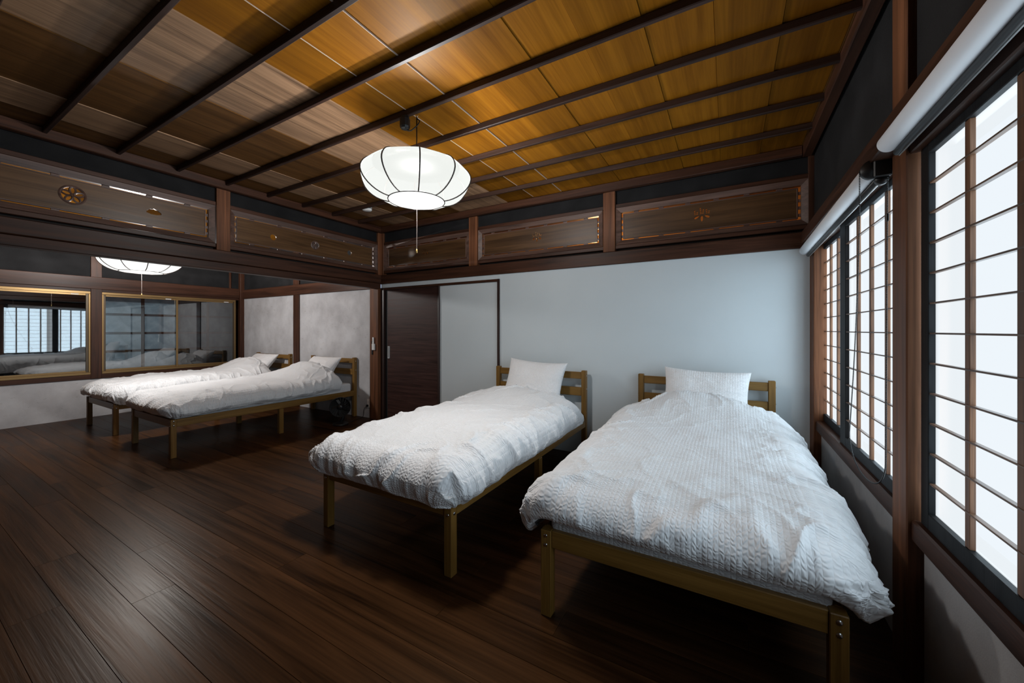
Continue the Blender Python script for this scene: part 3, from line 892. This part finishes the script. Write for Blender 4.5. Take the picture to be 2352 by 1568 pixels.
def duvet(xc, y0, label, seed, ovl=0.19, ovr=0.19, ovf=0.19, thl=1.2, thr=1.35, thf=1.25, T=0.085, head=1.66, mound=0.12, corner=(0.0, 0.0), folds=1.0, lift=0.0, shiftx=0.0, droop=0.035):
    """puffy quilt: a sheet bent over the mattress edges with its own thickness, gathers and lumps"""
    hx, r, zm = 0.508, 0.085, 0.472
    nu, nv = 190, 300
    flx = hx - r
    A0, A1 = -(flx + ovl), flx + ovr
    B0, B1 = -ovf, head
    yin = y0 - 0.012 + r               # bend line at the foot
    uu = np.linspace(0, 1, nu); vv = np.linspace(0, 1, nv)
    # denser towards the hems
    uu = 0.5 - 0.5 * np.cos(np.pi * uu) * (0.55 + 0.45 * np.abs(np.cos(np.pi * uu)))
    vv = vv + 0.06 * np.sin(2 * np.pi * vv) / (2 * np.pi) * -1
    a = A0 + (A1 - A0) * uu[None, :] + 0 * vv[:, None]
    b = B0 + (B1 - B0) * vv[:, None] + 0 * uu[None, :]
    # wavy hem outline
    edge_u = np.minimum(uu, 1 - uu)[None, :]
    hemwob = 0.008 * fbm(b * 5, a * 0 + 3.3, seed + 3)
    a = a + np.sign(a) * hemwob * sstep(0.25, 0.0, edge_u) 
    b = b + 0.012 * fbm(a * 5, b * 0 + 9.1, seed + 5) * sstep(0.18, 0.0, vv)[:, None]
    # slanting head hem
    b = b + (0.05 * fbm(a * 1.6, a * 0 + 1.7, seed + 9) - 0.05 * (a / 0.5) ** 2) * sstep(0.75, 1.0, vv)[:, None]
    ax = np.clip(a, -flx, flx); dx = a - ax
    by = np.maximum(b, 0); dy = b - by
    ovx = np.where(dx < 0, ovl, ovr)
    rho = np.sqrt((dx / ovx) ** 2 + (dy / ovf) ** 2) + 1e-9
    sq = np.maximum(np.abs(dx) / ovx, np.abs(dy) / ovf) / rho
    sq = np.where(rho < 1e-6, 1.0, sq)
    dx = dx * sq; dy = dy * sq
    ell = np.sqrt(dx ** 2 + dy ** 2) + 1e-9
    nx, ny = dx / ell, dy / ell
    wside = np.where(dx < 0, thl, thr)
    th_max = (wside * nx ** 2 + thf * ny ** 2)
    # corners flare outwards
    cm = np.abs(nx * ny) * 2
    th_max = th_max - cm * np.where(dx < 0, corner[0], corner[1])
    th_max = th_max * (1 - 0.40 * sstep(head - 0.40, head, b))
    th = np.minimum(ell / r, th_max)
    arc = np.minimum(ell, th_max * r)
    rest = ell - arc
    hout = r * np.sin(th) + rest * np.cos(th)
    drop = r * (1 - np.cos(th)) + rest * np.sin(th)
    sn, cs = np.sin(th), np.cos(th)
    # distance to the hem of the quilt
    eu = np.minimum(a - A0, A1 - a); ev = np.minimum(b - B0, B1 - b)
    e = np.clip(np.minimum(eu, ev), 0, None)
    puff = T * (1 - np.exp(-(e / 0.075) ** 0.8)) * (1 + 0.14 * fbm(a * 2.2 + 5, b * 1.7, seed))
    puff = puff + 0.010
    # lumps on the top
    top = np.exp(-(ell / 0.1) ** 2)
    puff = puff + 0.014 * fbm(a * 3.1, b * 2.3 + 7, seed + 21) * sstep(0.0, 0.16, e)
    # soft creases, drawn out along a slant
    ang = 0.5
    ca_, sa_ = math.cos(ang), math.sin(ang)
    q1 = (a * ca_ + b * sa_); q2 = (-a * sa_ + b * ca_)
    w1 = fbm(a * 4, b * 4, seed + 33)
    cre = 1 - np.abs(vnoise(q1 * 2.6 + w1 * 0.9, q2 * 8.5 + w1 * 1.3, seed + 40))
    cre2 = 1 - np.abs(vnoise(q1 * 9 + w1 * 1.2, q2 * 3.2 - w1, seed + 43))
    wr_mask = 0.22 + 0.78 * sstep(0.36, 0.10, e)
    puff = puff + folds * (0.020 * cre ** 5 + 0.011 * cre2 ** 6) * wr_mask * sstep(0, 0.03, e)
    # gathers running down to the hem
    along = np.where(np.abs(ny) > np.abs(nx), a, b)
    pers = a * np.abs(ny) - b * np.sign(dx) * np.abs(nx)
    g = vnoise(pers * 18 + 0.4 * fbm(a * 6, b * 6, seed + 51), ell * 3.0, seed + 60)
    g2 = vnoise(pers * 38, ell * 5.0, seed + 63)
    gm = sstep(0.03, 0.16, ell)
    puff = puff + folds * (0.017 * g + 0.009 * g2) * gm * sstep(0, 0.02, e + 0.006)
    # the sheet end rises over the pillow
    hb = sstep(head - 0.62, head - 0.12, b) * np.exp(-(np.abs(a) / 0.42) ** 3.0)
    z_extra = mound * hb * (1 + 0.15 * fbm(a * 4, b * 3, seed + 71))
    X = xc + shiftx + ax + nx * (hout + puff * sn)
    Y = yin + by + ny * (hout + puff * sn)
    Z = zm + lift - drop + puff * cs + z_extra - droop * sstep(0.55, 0.0, by) * (0.4 + 0.6 * sstep(0, 0.1, e))
    # hem line wobbles in height
    Z = Z + 0.008 * fbm(pers * 9, a * 0, seed + 80) * sstep(0.05, 0.18, ell)
    P = np.stack([X, Y, Z], -1)
    # close underneath: two inner rings tucked under the hem
    base = np.array([xc, y0 + 0.9, 0.0])
    def ring_under(P, k_in, dz):
        Q = P.copy()
        return Q
    Pp = np.empty((nv + 4, nu + 4, 3)); Up = np.empty((nv + 4, nu + 4)); Vp = np.empty((nv + 4, nu + 4))
    Pp[2:-2, 2:-2] = P; Up[2:-2, 2:-2] = a; Vp[2:-2, 2:-2] = b
    def inset(E, d, dz):
        c = np.array([xc, y0 + 0.85])
        Q = E.copy()
        v = E[..., :2] - c
        # move inwards per axis
        Q[..., 0] -= np.sign(v[..., 0]) * np.minimum(np.abs(v[..., 0]), d) * sstep(0.3, 0.46, np.abs(v[..., 0]))
        Q[..., 1] += np.where(v[..., 1] < -0.75, d, np.where(v[..., 1] > 0.55, -d, 0))
        Q[..., 2] += dz
        return Q
    for (rw, d, dz) in ((1, 0.010, -0.004), (0, 0.030, 0.012)):
        Pp[rw, 2:-2] = inset(P[0], d, dz); Pp[-1 - rw, 2:-2] = inset(P[-1], d, dz * 0.5)
        Pp[2:-2, rw] = inset(P[:, 0], d, dz); Pp[2:-2, -1 - rw] = inset(P[:, -1], d, dz)
        for (i, j, si, sj) in ((rw, None, 0, None),):
            pass
        Up[rw, 2:-2] = a[0]; Up[-1 - rw, 2:-2] = a[-1]; Up[2:-2, rw] = a[:, 0] - d; Up[2:-2, -1 - rw] = a[:, -1] + d
        Vp[rw, 2:-2] = b[0] - d; Vp[-1 - rw, 2:-2] = b[-1] + d; Vp[2:-2, rw] = b[:, 0]; Vp[2:-2, -1 - rw] = b[:, -1]
    for (i, ii) in ((0, 2), (1, 2), (-1, -3), (-2, -3)):
        for (j, jj) in ((0, 2), (1, 2), (-1, -3), (-2, -3)):
            Pp[i, j] = 0.5 * (Pp[i, jj] + Pp[ii, j]); Up[i, j] = Up[i, jj]; Vp[i, j] = Vp[ii, j]
    org = np.array([xc, y0 + 0.9, 0.47])
    me = grid_mesh('duvet', Pp - org, Up, Vp, 'duvet')
    o = link('duvet', me, org)
    return tag(o, label, 'duvet', 'white seersucker duvets')

def pillow(xc, yb, label, tilt, zb=0.485, W=0.62, H=0.43, T=0.085, seed=0, roll=0.0, yaw=0.0):
    n = 56
    u = np.linspace(-1, 1, n)[None, :] + np.zeros((n, 1)); v = np.linspace(-1, 1, n)[:, None] + np.zeros((1, n))
    u = np.sign(u) * (1 - (1 - np.abs(u)) ** 1.35); v = np.sign(v) * (1 - (1 - np.abs(v)) ** 1.35)
    prof = ((1 - np.abs(u) ** 3.2) ** 0.55) * ((1 - np.abs(v) ** 3.0) ** 0.55)
    px = W / 2 * u * (1 - 0.075 * (1 - v ** 2) * np.abs(u) ** 2)
    py = H / 2 * v * (1 - 0.10 * (1 - u ** 2) * np.abs(v) ** 2)
    me_parts = []
    faces_P = []
    for sgn in (1, -1):
        w = sgn * T * prof * (1 + 0.12 * fbm(u * 2, v * 2, seed + (5 if sgn > 0 else 9)))
        w = w + 0.010 * (1 - np.abs(2 * vnoise(u * 2.3 + 0.5 * v, v * 3.1, seed + 13)) ) * prof * sgn * 0.5
        faces_P.append(np.stack([px, py, w], -1))
    # one closed grid: front sheet then back sheet mirrored
    front = faces_P[0]; back = faces_P[1][:, ::-1]
    Pg = np.concatenate([front, back[:, 1:]], axis=1)
    Ug = np.concatenate([px, (W - px)[:, 1:]], axis=1); Vg = np.concatenate([py, py[:, ::-1][:, 1:]], axis=1)
    R = Matrix.Rotation(yaw, 3, 'Z') @ Matrix.Rotation(roll, 3, 'Y') @ Matrix.Rotation(tilt, 3, 'X')
    Rn = np.array(R)
    Q = Pg @ Rn.T
    low = Q[..., 2].min()
    me = grid_mesh('pillow', Q - np.array([0, 0, low]), Ug, Vg, 'pillow')
    o = link('pillow', me, (xc, yb, zb))
    return tag(o, label, 'pillow', 'white pillows propped at the headboards')

def mattress(x0, y0, label):
    x1, y1 = x0 + BW, y0 + BL
    sx, sy, sz = 0.94, 1.93, 0.128
    bm = bmesh.new()
    bmesh.ops.create_cube(bm, size=1)
    bmesh.ops.scale(bm, vec=(sx, sy, sz), verts=bm.verts)
    bmesh.ops.bevel(bm, geom=bm.edges[:], offset=0.035, segments=4, affect='EDGES', profile=0.6)
    uvl = bm.loops.layers.uv.new('cloth')
    for f in bm.faces:
        f.smooth = True
        n = f.normal
        for l in f.loops:
            c = l.vert.co
            l[uvl].uv = (c.x, c.y + c.z) if abs(n.x) < 0.6 else (c.z, c.y)
    me = bpy.data.meshes.new('mattress')
    bm.to_mesh(me); bm.free()
    me.materials.append(M['sheet'])
    o = link('mattress', me, ((x0 + x1) / 2, y0 + 0.03 + sy / 2, 0.337 + sz / 2))
    return tag(o, label, 'mattress', 'thin mattresses on the bed frames')

beds = [(-0.688, 1.445, 'beside the paper windows'), (-2.155, 1.437, 'in front of the white door panel'),
        (-5.487, 1.472, 'by the corner post and black fan'), (-7.042, 1.475, 'below the bronze framed windows')]
for (x0, y0, where) in beds:
    bed_frame(x0, y0, 'bamboo bed frame with slatted headboard ' + where)
    mattress(x0, y0, 'thin white mattress on the bed ' + where)
xc = [b[0] + BW / 2 for b in beds]
duvet(xc[0], beds[0][1], 'rumpled white seersucker duvet on the bed beside the paper windows', 11, ovl=0.24, ovr=0.205, ovf=0.11, thl=1.0, thr=1.15, thf=1.05, T=0.105, head=1.72, mound=0.15, corner=(0.25, 0.1), folds=1.35, droop=0.02)
duvet(xc[1], beds[1][1], 'plump white seersucker duvet on the bed by the white door panel', 27, ovl=0.24, ovr=0.165, ovf=0.165, thl=0.9, thr=1.3, thf=1.0, T=0.105, head=1.70, mound=0.10, corner=(0.55, 0.0), folds=1.2, droop=0.035)
duvet(xc[2], beds[2][1], 'white seersucker duvet on the far bed beside the black fan', 45, ovl=0.23, ovr=0.135, ovf=0.13, thl=0.9, thr=1.3, thf=0.95, T=0.115, head=1.72, mound=0.17, corner=(0.5, 0.1), folds=1.1)
duvet(xc[3], beds[3][1], 'white seersucker duvet on the far bed below the bronze windows', 63, ovl=0.20, ovr=0.17, ovf=0.14, thl=0.85, thr=1.25, thf=0.75, T=0.115, head=1.68, mound=0.17, corner=(0.3, 0.2), folds=1.1)
pillow(-0.16, 3.27, 'white pillow against the headboard beside the paper windows', math.radians(66), seed=3, W=0.61, roll=0.03)
pillow(-1.64, 3.29, 'white pillow against the headboard by the white door panel', math.radians(68), seed=7, W=0.62, roll=0.05)
pillow(-4.98, 3.25, 'white pillow on the far bed beside the black fan', math.radians(50), seed=11, W=0.64, H=0.43)
pillow(-6.55, 3.25, 'white pillow on the far bed below the bronze windows', math.radians(48), seed=15, W=0.64, H=0.43)

# ------------------------------------------------------------------ lanterns
def lantern(x, y, zdisc, s, watts, label, zceil, cord_adapter, pull):
    mat = 'lantern'
    T = thing('pendant_lantern', (x, y, zdisc), label, 'lamp', 'ribbed paper pendant lanterns')
    O = Vector((x, y, zdisc))
    prof = [(0.172, 0.0), (0.205, 0.006), (0.25, 0.024), (0.292, 0.054), (0.322, 0.09), (0.336, 0.128), (0.329, 0.163), (0.303, 0.195), (0.265, 0.216)]
    # smooth the rib profile
    fine = []
    for i in range(len(prof) - 1):
        for t in (0, 0.5):
            p0 = prof[max(i - 1, 0)]; p1 = prof[i]; p2 = prof[i + 1]; p3 = prof[min(i + 2, len(prof) - 1)]
            f = lambda k: 0.5 * ((2 * p1[k]) + (-p0[k] + p2[k]) * t + (2 * p0[k] - 5 * p1[k] + 4 * p2[k] - p3[k]) * t * t + (-p0[k] + 3 * p1[k] - 3 * p2[k] + p3[k]) * t ** 3)
            fine.append((f(0) * s, f(1) * s))
    fine.append((prof[-1][0] * s, prof[-1][1] * s))
    n = 10
    a_off = math.radians(29.8 - 90 + 45 + 8)
    for q in range(n):
        a0 = a_off + 2 * math.pi * q / n; a1 = a0 + 2 * math.pi / n
        vs, fs = [], []
        m = 6
        for (r, z) in fine:
            p0 = Vector((r * math.cos(a0), r * math.sin(a0), z)); p1 = Vector((r * math.cos(a1), r * math.sin(a1), z))
            for k in range(m + 1):
                t = k / m
                p = p0.lerp(p1, t)
                bul = 1 + 0.018 * math.sin(math.pi * t) * min(1, z / (0.05 * s))
                vs.append(Vector((p.x * bul, p.y * bul, p.z)))
        for i in range(len(fine) - 1):
            for k in range(m):
                b = i * (m + 1) + k
                fs.append((b, b + 1, b + m + 2, b + m + 1))
        mesh_obj('paper_panel', vs, fs, mat, T, O, smooth=True)
        tube('rib', [(r * 1.006 * math.cos(a0), r * 1.006 * math.sin(a0), z - 0.001) for (r, z) in fine], 0.0042 * s, 'rib', T, 6, O)
    R = 0.172 * s
    lathe('bottom_disc', [(R * 0.99, 0.0005), (R * 0.99, -0.0015), (0.004, -0.003)], 'lantern_base' if s < 1.03 else 'lantern_base_dim', T, O, 40)
    RT = 0.264 * s
    lathe('top_dimmer', [(RT, 0.2125 * s), (RT, 0.2135 * s), (0.02, 0.2145 * s)], 'lantern_dimmer', T, O, 20)  # added lid, weakens the bulb light going up to the ceiling
    tube('bottom_ring', [(R * math.cos(2 * math.pi * k / 40), R * math.sin(2 * math.pi * k / 40), -0.001) for k in range(41)], 0.003 * s, 'rib', T, 6, O, caps=False)
    ld = bpy.data.lights.new('lantern_bulb', 'POINT')
    ld.energy = watts
    ld.shadow_soft_size = 0.10
    ld.color = (1.0, 0.972, 0.945)
    lb = bpy.data.objects.new('lantern_bulb', ld)
    COL.objects.link(lb)
    lb.parent = T
    lb.location = (0, 0, 0.165 * s)
    pan = lathe('light_blocker', [(0.11 * s, 0.219 * s), (0.11 * s, 0.223 * s), (0.05, 0.228 * s), (0.012, 0.235 * s)], 'pan', T, O, 32)  # added disc above the lid, blocks light to the ceiling around the cord
    tube('cord', [(0, 0, 0.21 * s), (0, 0, zceil - zdisc)], 0.0036, 'black', T, 8, O)
    pl = tube('pull_cord', [(0, 0, -0.002), (0.001, 0, -pull * 0.5), (0, 0, -pull)], 0.0014, 'cordwhite', T, 6, O)
    lathe('pull_knob', [(0.001, -pull - 0.026), (0.0048, -pull - 0.024), (0.0052, -pull - 0.014), (0.003, -pull - 0.002), (0.001, -pull)], 'gold', pl, O, 12)
    if cord_adapter:
        ax, ay = cord_adapter
        A = Vector((ax, ay, ZC - 0.044))
        ad = lathe('ceiling_plug', [(0.026, 0.0), (0.028, -0.012), (0.031, -0.016), (0.031, -0.062), (0.026, -0.074), (0.012, -0.080)], 'black', T, A, 8, smooth=False)
        hk = Vector((x, y, ZC))
        tube('hook', [(0, 0, 0.0), (0, 0, -0.018), (0.010, 0, -0.026), (0.0, 0, -0.036), (-0.008, 0, -0.028)], 0.002, 'steel', T, 6, hk)
        # slack loop from the plug to the hook
        dx, dy = ax - x, ay - y
        z0 = A.z - 0.076 - O.z
        zh = ZC - 0.038 - O.z
        pts = []
        for t in np.linspace(0, 1, 13):
            px_ = dx * (1 - t) ** 1.2; py_ = dy * (1 - t) ** 1.2
            pz = z0 + (zh - z0) * t ** 2.6 - 0.012 * math.sin(math.pi * t)
            off = 0.014 * sstep(0.5, 0.95, t) * (1 - sstep(0.92, 1.0, t)) * 1.4
            pts.append((px_ + off, py_ + off * 0.6, pz))
        tube('slack_cord', pts, 0.0036, 'black', T, 8, O)
    else:
        lathe('ceiling_plug', [(0.04, 0.0), (0.04, -0.03), (0.02, -0.05)], 'black', T, (x, y, zceil), 16)
    return T
lantern(-1.69, 1.755, 2.005, 1.0, LAMP_MAIN, 'lit ribbed paper lantern hanging above the bed by the white door panel', ZC - 0.03, (-1.735, 1.70), 0.30)
lantern(-5.70, 1.615, 1.845, 1.06, LAMP_ANNEX, 'lit ribbed paper lantern in the adjoining room, half hidden by the lintel', 2.58, None, 0.24)

# ------------------------------------------------------------------ smoke detector
sd = thing('smoke_detector', (-3.46, 2.826, ZC), 'round white smoke detector on the ceiling boards', 'detector')
lathe('base', [(0.052, 0.0), (0.052, -0.016), (0.05, -0.018)], 'whiteplastic', sd, (-3.46, 2.826, ZC), 32)
lathe('vent_gap', [(0.046, -0.017), (0.046, -0.024)], 'greyplastic', sd, (-3.46, 2.826, ZC), 32)
lathe('cover', [(0.051, -0.023), (0.052, -0.03), (0.05, -0.042), (0.044, -0.048), (0.01, -0.05)], 'whiteplastic', sd, (-3.46, 2.826, ZC), 32)

# ------------------------------------------------------------------ roller blinds
def blind(y_near, z_near, y_far, z_far, label, chain):
    x = 0.478
    c = Vector((x, (y_near + y_far) / 2, (z_near + z_far) / 2))
    T = thing('roller_blind', c, label, 'blind', 'rolled-up white roller blinds')
    a = Vector((x, y_near, z_near)) - c; b = Vector((x, y_far, z_far)) - c
    tube('fabric_roll', [a, b], 0.030, 'blind', T, 32, c)
    # smooth caps flat
    o2 = Vector((0.024, 0, -0.034))
    br = tube('bottom_bar', [a + o2 + Vector((0, 0.01, 0)), b + o2], 0.0125, 'black', T, 16, c)
    tube('hem_strip', [a + o2 + Vector((0.004, 0.012, -0.0125)), b + o2 + Vector((0.004, 0, -0.0125))], 0.0025, 'chrome', T, 8, c)
    d = (b - a).normalized()
    if chain:
        tube('bracket', [a - d * 0.022, a - d * 0.002], 0.036, 'black', T, 32, c)
        w = c + a - d * 0.02
        box('bracket_plate', x + 0.0, 0.53, w.y - 0.012, w.y + 0.004, w.z - 0.035, w.z + 0.045, 'black', T, 0.004)
        tube('clutch', [a - d * 0.018 + Vector((0.028, 0, -0.04)), a + d * 0.004 + Vector((0.028, 0, -0.04))], 0.02, 'black', T, 16, c)
        # bead chain loop
        wy = w.y - 0.004
        pts = []
        xa, xb = x - 0.037, x + 0.04
        ztop = w.z - 0.0
        zb_ = 0.60
        L1 = [Vector((xa, wy, z)) for z in np.linspace(ztop, zb_ + 0.2, 60)]
        pts = []
        # strand one leans away along the wall, loop at the bottom, strand two
        N1 = 190
        for k in range(N1):
            t = k / (N1 - 1)
            z = ztop + (zb_ + 0.12 - ztop) * t
            pts.append(Vector((xa + 0.055 * t ** 1.3, wy + 0.01 + 0.40 * t ** 1.5, z)))
        for k in range(1, 60):
            t = k / 60
            ang = math.pi * t
            yc_ = wy + 0.195
            pts.append(Vector((xa + 0.055 + 0.012 * t, yc_ + 0.215 * math.cos(ang), zb_ + 0.12 - 0.145 * math.sin(ang) ** 0.8)))
        for k in range(1, N1):
            t = k / (N1 - 1)
            z = zb_ + 0.12 + (ztop - 0.04 - zb_ - 0.12) * t
            pts.append(Vector((xa + 0.067 + 0.01 * t, wy - 0.02 + 0.02 * t, z)))
        # resample as beads
        bm = bmesh.new()
        acc = 0.0; last = pts[0]; step = 0.0062
        beads = [pts[0]]
        for p in pts[1:]:
            seg_ = (p - last).length
            while acc + seg_ >= step and seg_ > 1e-9:
                f = (step - acc) / seg_
                last = last.lerp(p, f)
                beads.append(last.copy())
                seg_ = (p - last).length
                acc = 0.0
            acc += seg_
            last = p
        ico = bmesh.new()
        bmesh.ops.create_icosphere(ico, subdivisions=1, radius=0.003)
        V0 = [v.co.copy() for v in ico.verts]; F0 = [tuple(v.index for v in f.verts) for f in ico.faces]
        ico.free()
        vs, fs = [], []
        for p in beads:
            o_ = len(vs)
            vs += [v + p - c for v in V0]
            fs += [tuple(i + o_ for i in f) for f in F0]
        ch = mesh_obj('bead_chain', vs, fs, 'black', T, c, smooth=True)
        ch['kind'] = 'stuff'
        jz = 1.62
        box('chain_joint', xa + 0.070, xa + 0.079, wy - 0.012, wy - 0.004, jz - 0.014, jz + 0.014, 'black', T, 0.002)
    else:
        w = c + a
        box('bracket_plate', x + 0.02, 0.53, w.y + 0.001, w.y + 0.012, w.z - 0.02, w.z + 0.03, 'black', T, 0.003)
    w2 = c + b
    box('end_bracket', x + 0.01, 0.53, w2.y, w2.y + 0.006, w2.z - 0.025, w2.z + 0.03, 'black', T, 0.002)
    return T
blind(1.955, 1.812, 3.44, 1.775, 'rolled white blind with a black bead chain, above the window next to the white wall', True)
blind(0.05, 1.86, 1.775, 1.842, 'rolled white blind above the window on the near side of the red-brown post', False)

# ------------------------------------------------------------------ small things by the corner
# black circulator fan on the floor
fx, fy, fz = -4.265, 3.08, 0.225
fan = thing('circulator_fan', (fx, fy, 0), 'black round circulator fan on the floor by the bed head', 'fan')
lathe('base', [(0.09, 0.0), (0.095, 0.008), (0.088, 0.02), (0.03, 0.03)], 'black', fan, (fx, fy, 0.001), 32)
tube('neck', [(0, 0, 0.02), (0, 0.03, 0.08), (0, 0.03, 0.11)], 0.02, 'black', fan, 12, (fx, fy, 0))
face = Vector((0.72, -0.69, 0.08)).normalized()
Rq = face.to_track_quat('Z', 'Y').to_matrix()
def rot_lathe(name, prof, mat, parent, seg=36):
    o = lathe(name, prof, mat, parent, (fx, fy, fz), seg)
    o.data.transform(Rq.to_4x4())
    return o
rot_lathe('housing', [(0.03, -0.10), (0.085, -0.075), (0.115, -0.03), (0.125, 0.02), (0.125, 0.04), (0.118, 0.042), (0.115, 0.02)], 'blackmat', fan)
rot_lathe('hub', [(0.034, 0.0), (0.034, 0.04), (0.02, 0.05), (0.004, 0.052)], 'black', fan)
for k in range(20):
    a = 2 * math.pi * k / 20
    P = [Rq @ Vector((rr * math.cos(a + tw), rr * math.sin(a + tw), zz)) for rr, tw, zz in ((0.034, 0, 0.045), (0.075, 0.18, 0.052), (0.12, 0.32, 0.042))]
    tube('grille_bar', P, 0.0017, 'black', fan, 5, (fx, fy, fz))
for k in range(5):
    a = 2 * math.pi * k / 5
    q = []
    for rr, tw, zz in ((0.03, 0.0, 0.012), (0.105, 0.15, 0.0), (0.10, 0.85, 0.03), (0.03, 0.7, 0.03)):
        q.append(Rq @ Vector((rr * math.cos(a + tw), rr * math.sin(a + tw), zz)))
    nrm = (q[1] - q[0]).cross(q[3] - q[0]).normalized() * 0.002
    vs = q + [v + nrm for v in q]
    mesh_obj('blade', vs, [(0, 1, 2, 3), (7, 6, 5, 4), (0, 4, 5, 1), (1, 5, 6, 2), (2, 6, 7, 3), (3, 7, 4, 0)], 'black', fan, (fx, fy, fz))

# wall outlet with a plug
ox, oz = -4.255, 0.195
out = thing('wall_outlet', (ox, YP, oz), 'white double wall outlet low on the plaster beside the corner post', 'outlet')
box('plate', ox - 0.035, ox + 0.035, YP - 0.008, YP - 0.0005, oz - 0.06, oz + 0.06, 'whiteplastic', out, 0.003)
for dz in (0.024, -0.024):
    sk = box('socket', ox - 0.016, ox + 0.016, YP - 0.0105, YP - 0.0075, oz + dz - 0.014, oz + dz + 0.014, 'whiteplastic', out, 0.002)
    for dx in (-0.006, 0.006):
        box('slot', ox + dx - 0.001, ox + dx + 0.001, YP - 0.0108, YP - 0.0102, oz + dz - 0.004, oz + dz + 0.004, 'blackmat', sk, 0)
pg = thing('power_cord', (ox - 0.01, YP - 0.02, oz - 0.03), 'black power plug and cord in the lower socket by the corner post', 'cord')
box('plug', ox - 0.024, ox + 0.006, YP - 0.038, YP - 0.0112, oz - 0.04, oz - 0.012, 'black', pg, 0.005)
pts = [(ox - 0.012, YP - 0.034, oz - 0.03), (ox - 0.03, YP - 0.05, oz - 0.055), (ox - 0.052, YP - 0.045, oz - 0.085), (ox - 0.058, YP - 0.04, oz - 0.14), (ox - 0.06, YP - 0.05, 0.02), (ox - 0.06, YP - 0.10, 0.0055), (ox - 0.045, YP - 0.20, 0.0055), (fx + 0.02, fy + 0.12, 0.0055)]
org = Vector((ox - 0.01, YP - 0.02, oz - 0.03))
tube('cord', [Vector(p) - org for p in pts], 0.0035, 'black', pg, 8, org)

# remote control in a wall holder on the corner post
rx, ry, rz = -4.105, 3.47, 1.03
rh = thing('remote_holder', (rx, ry, rz), 'white and black remote holder on the dark corner post', 'holder')
box('cradle', rx - 0.022, rx + 0.022, ry - 0.026, ry - 0.0005, rz - 0.10, rz - 0.015, 'whiteplastic', rh, 0.004)
box('back_plate', rx - 0.045, rx - 0.023, ry - 0.012, ry - 0.0005, rz - 0.16, rz + 0.02, 'blackmat', rh, 0.003)
rc = thing('remote_control', (rx, ry, rz + 0.06), 'slim white remote control standing in the holder', 'remote')
box('case', rx - 0.020, rx + 0.006, ry - 0.020, ry - 0.006, rz - 0.014, rz + 0.07, 'whiteplastic', rc, 0.003)
for k in range(3):
    box('button', rx - 0.017, rx - 0.009, ry - 0.0215, ry - 0.0198, rz + 0.006 + 0.018 * k, rz + 0.014 + 0.018 * k, 'greyplastic', rc, 0.001)
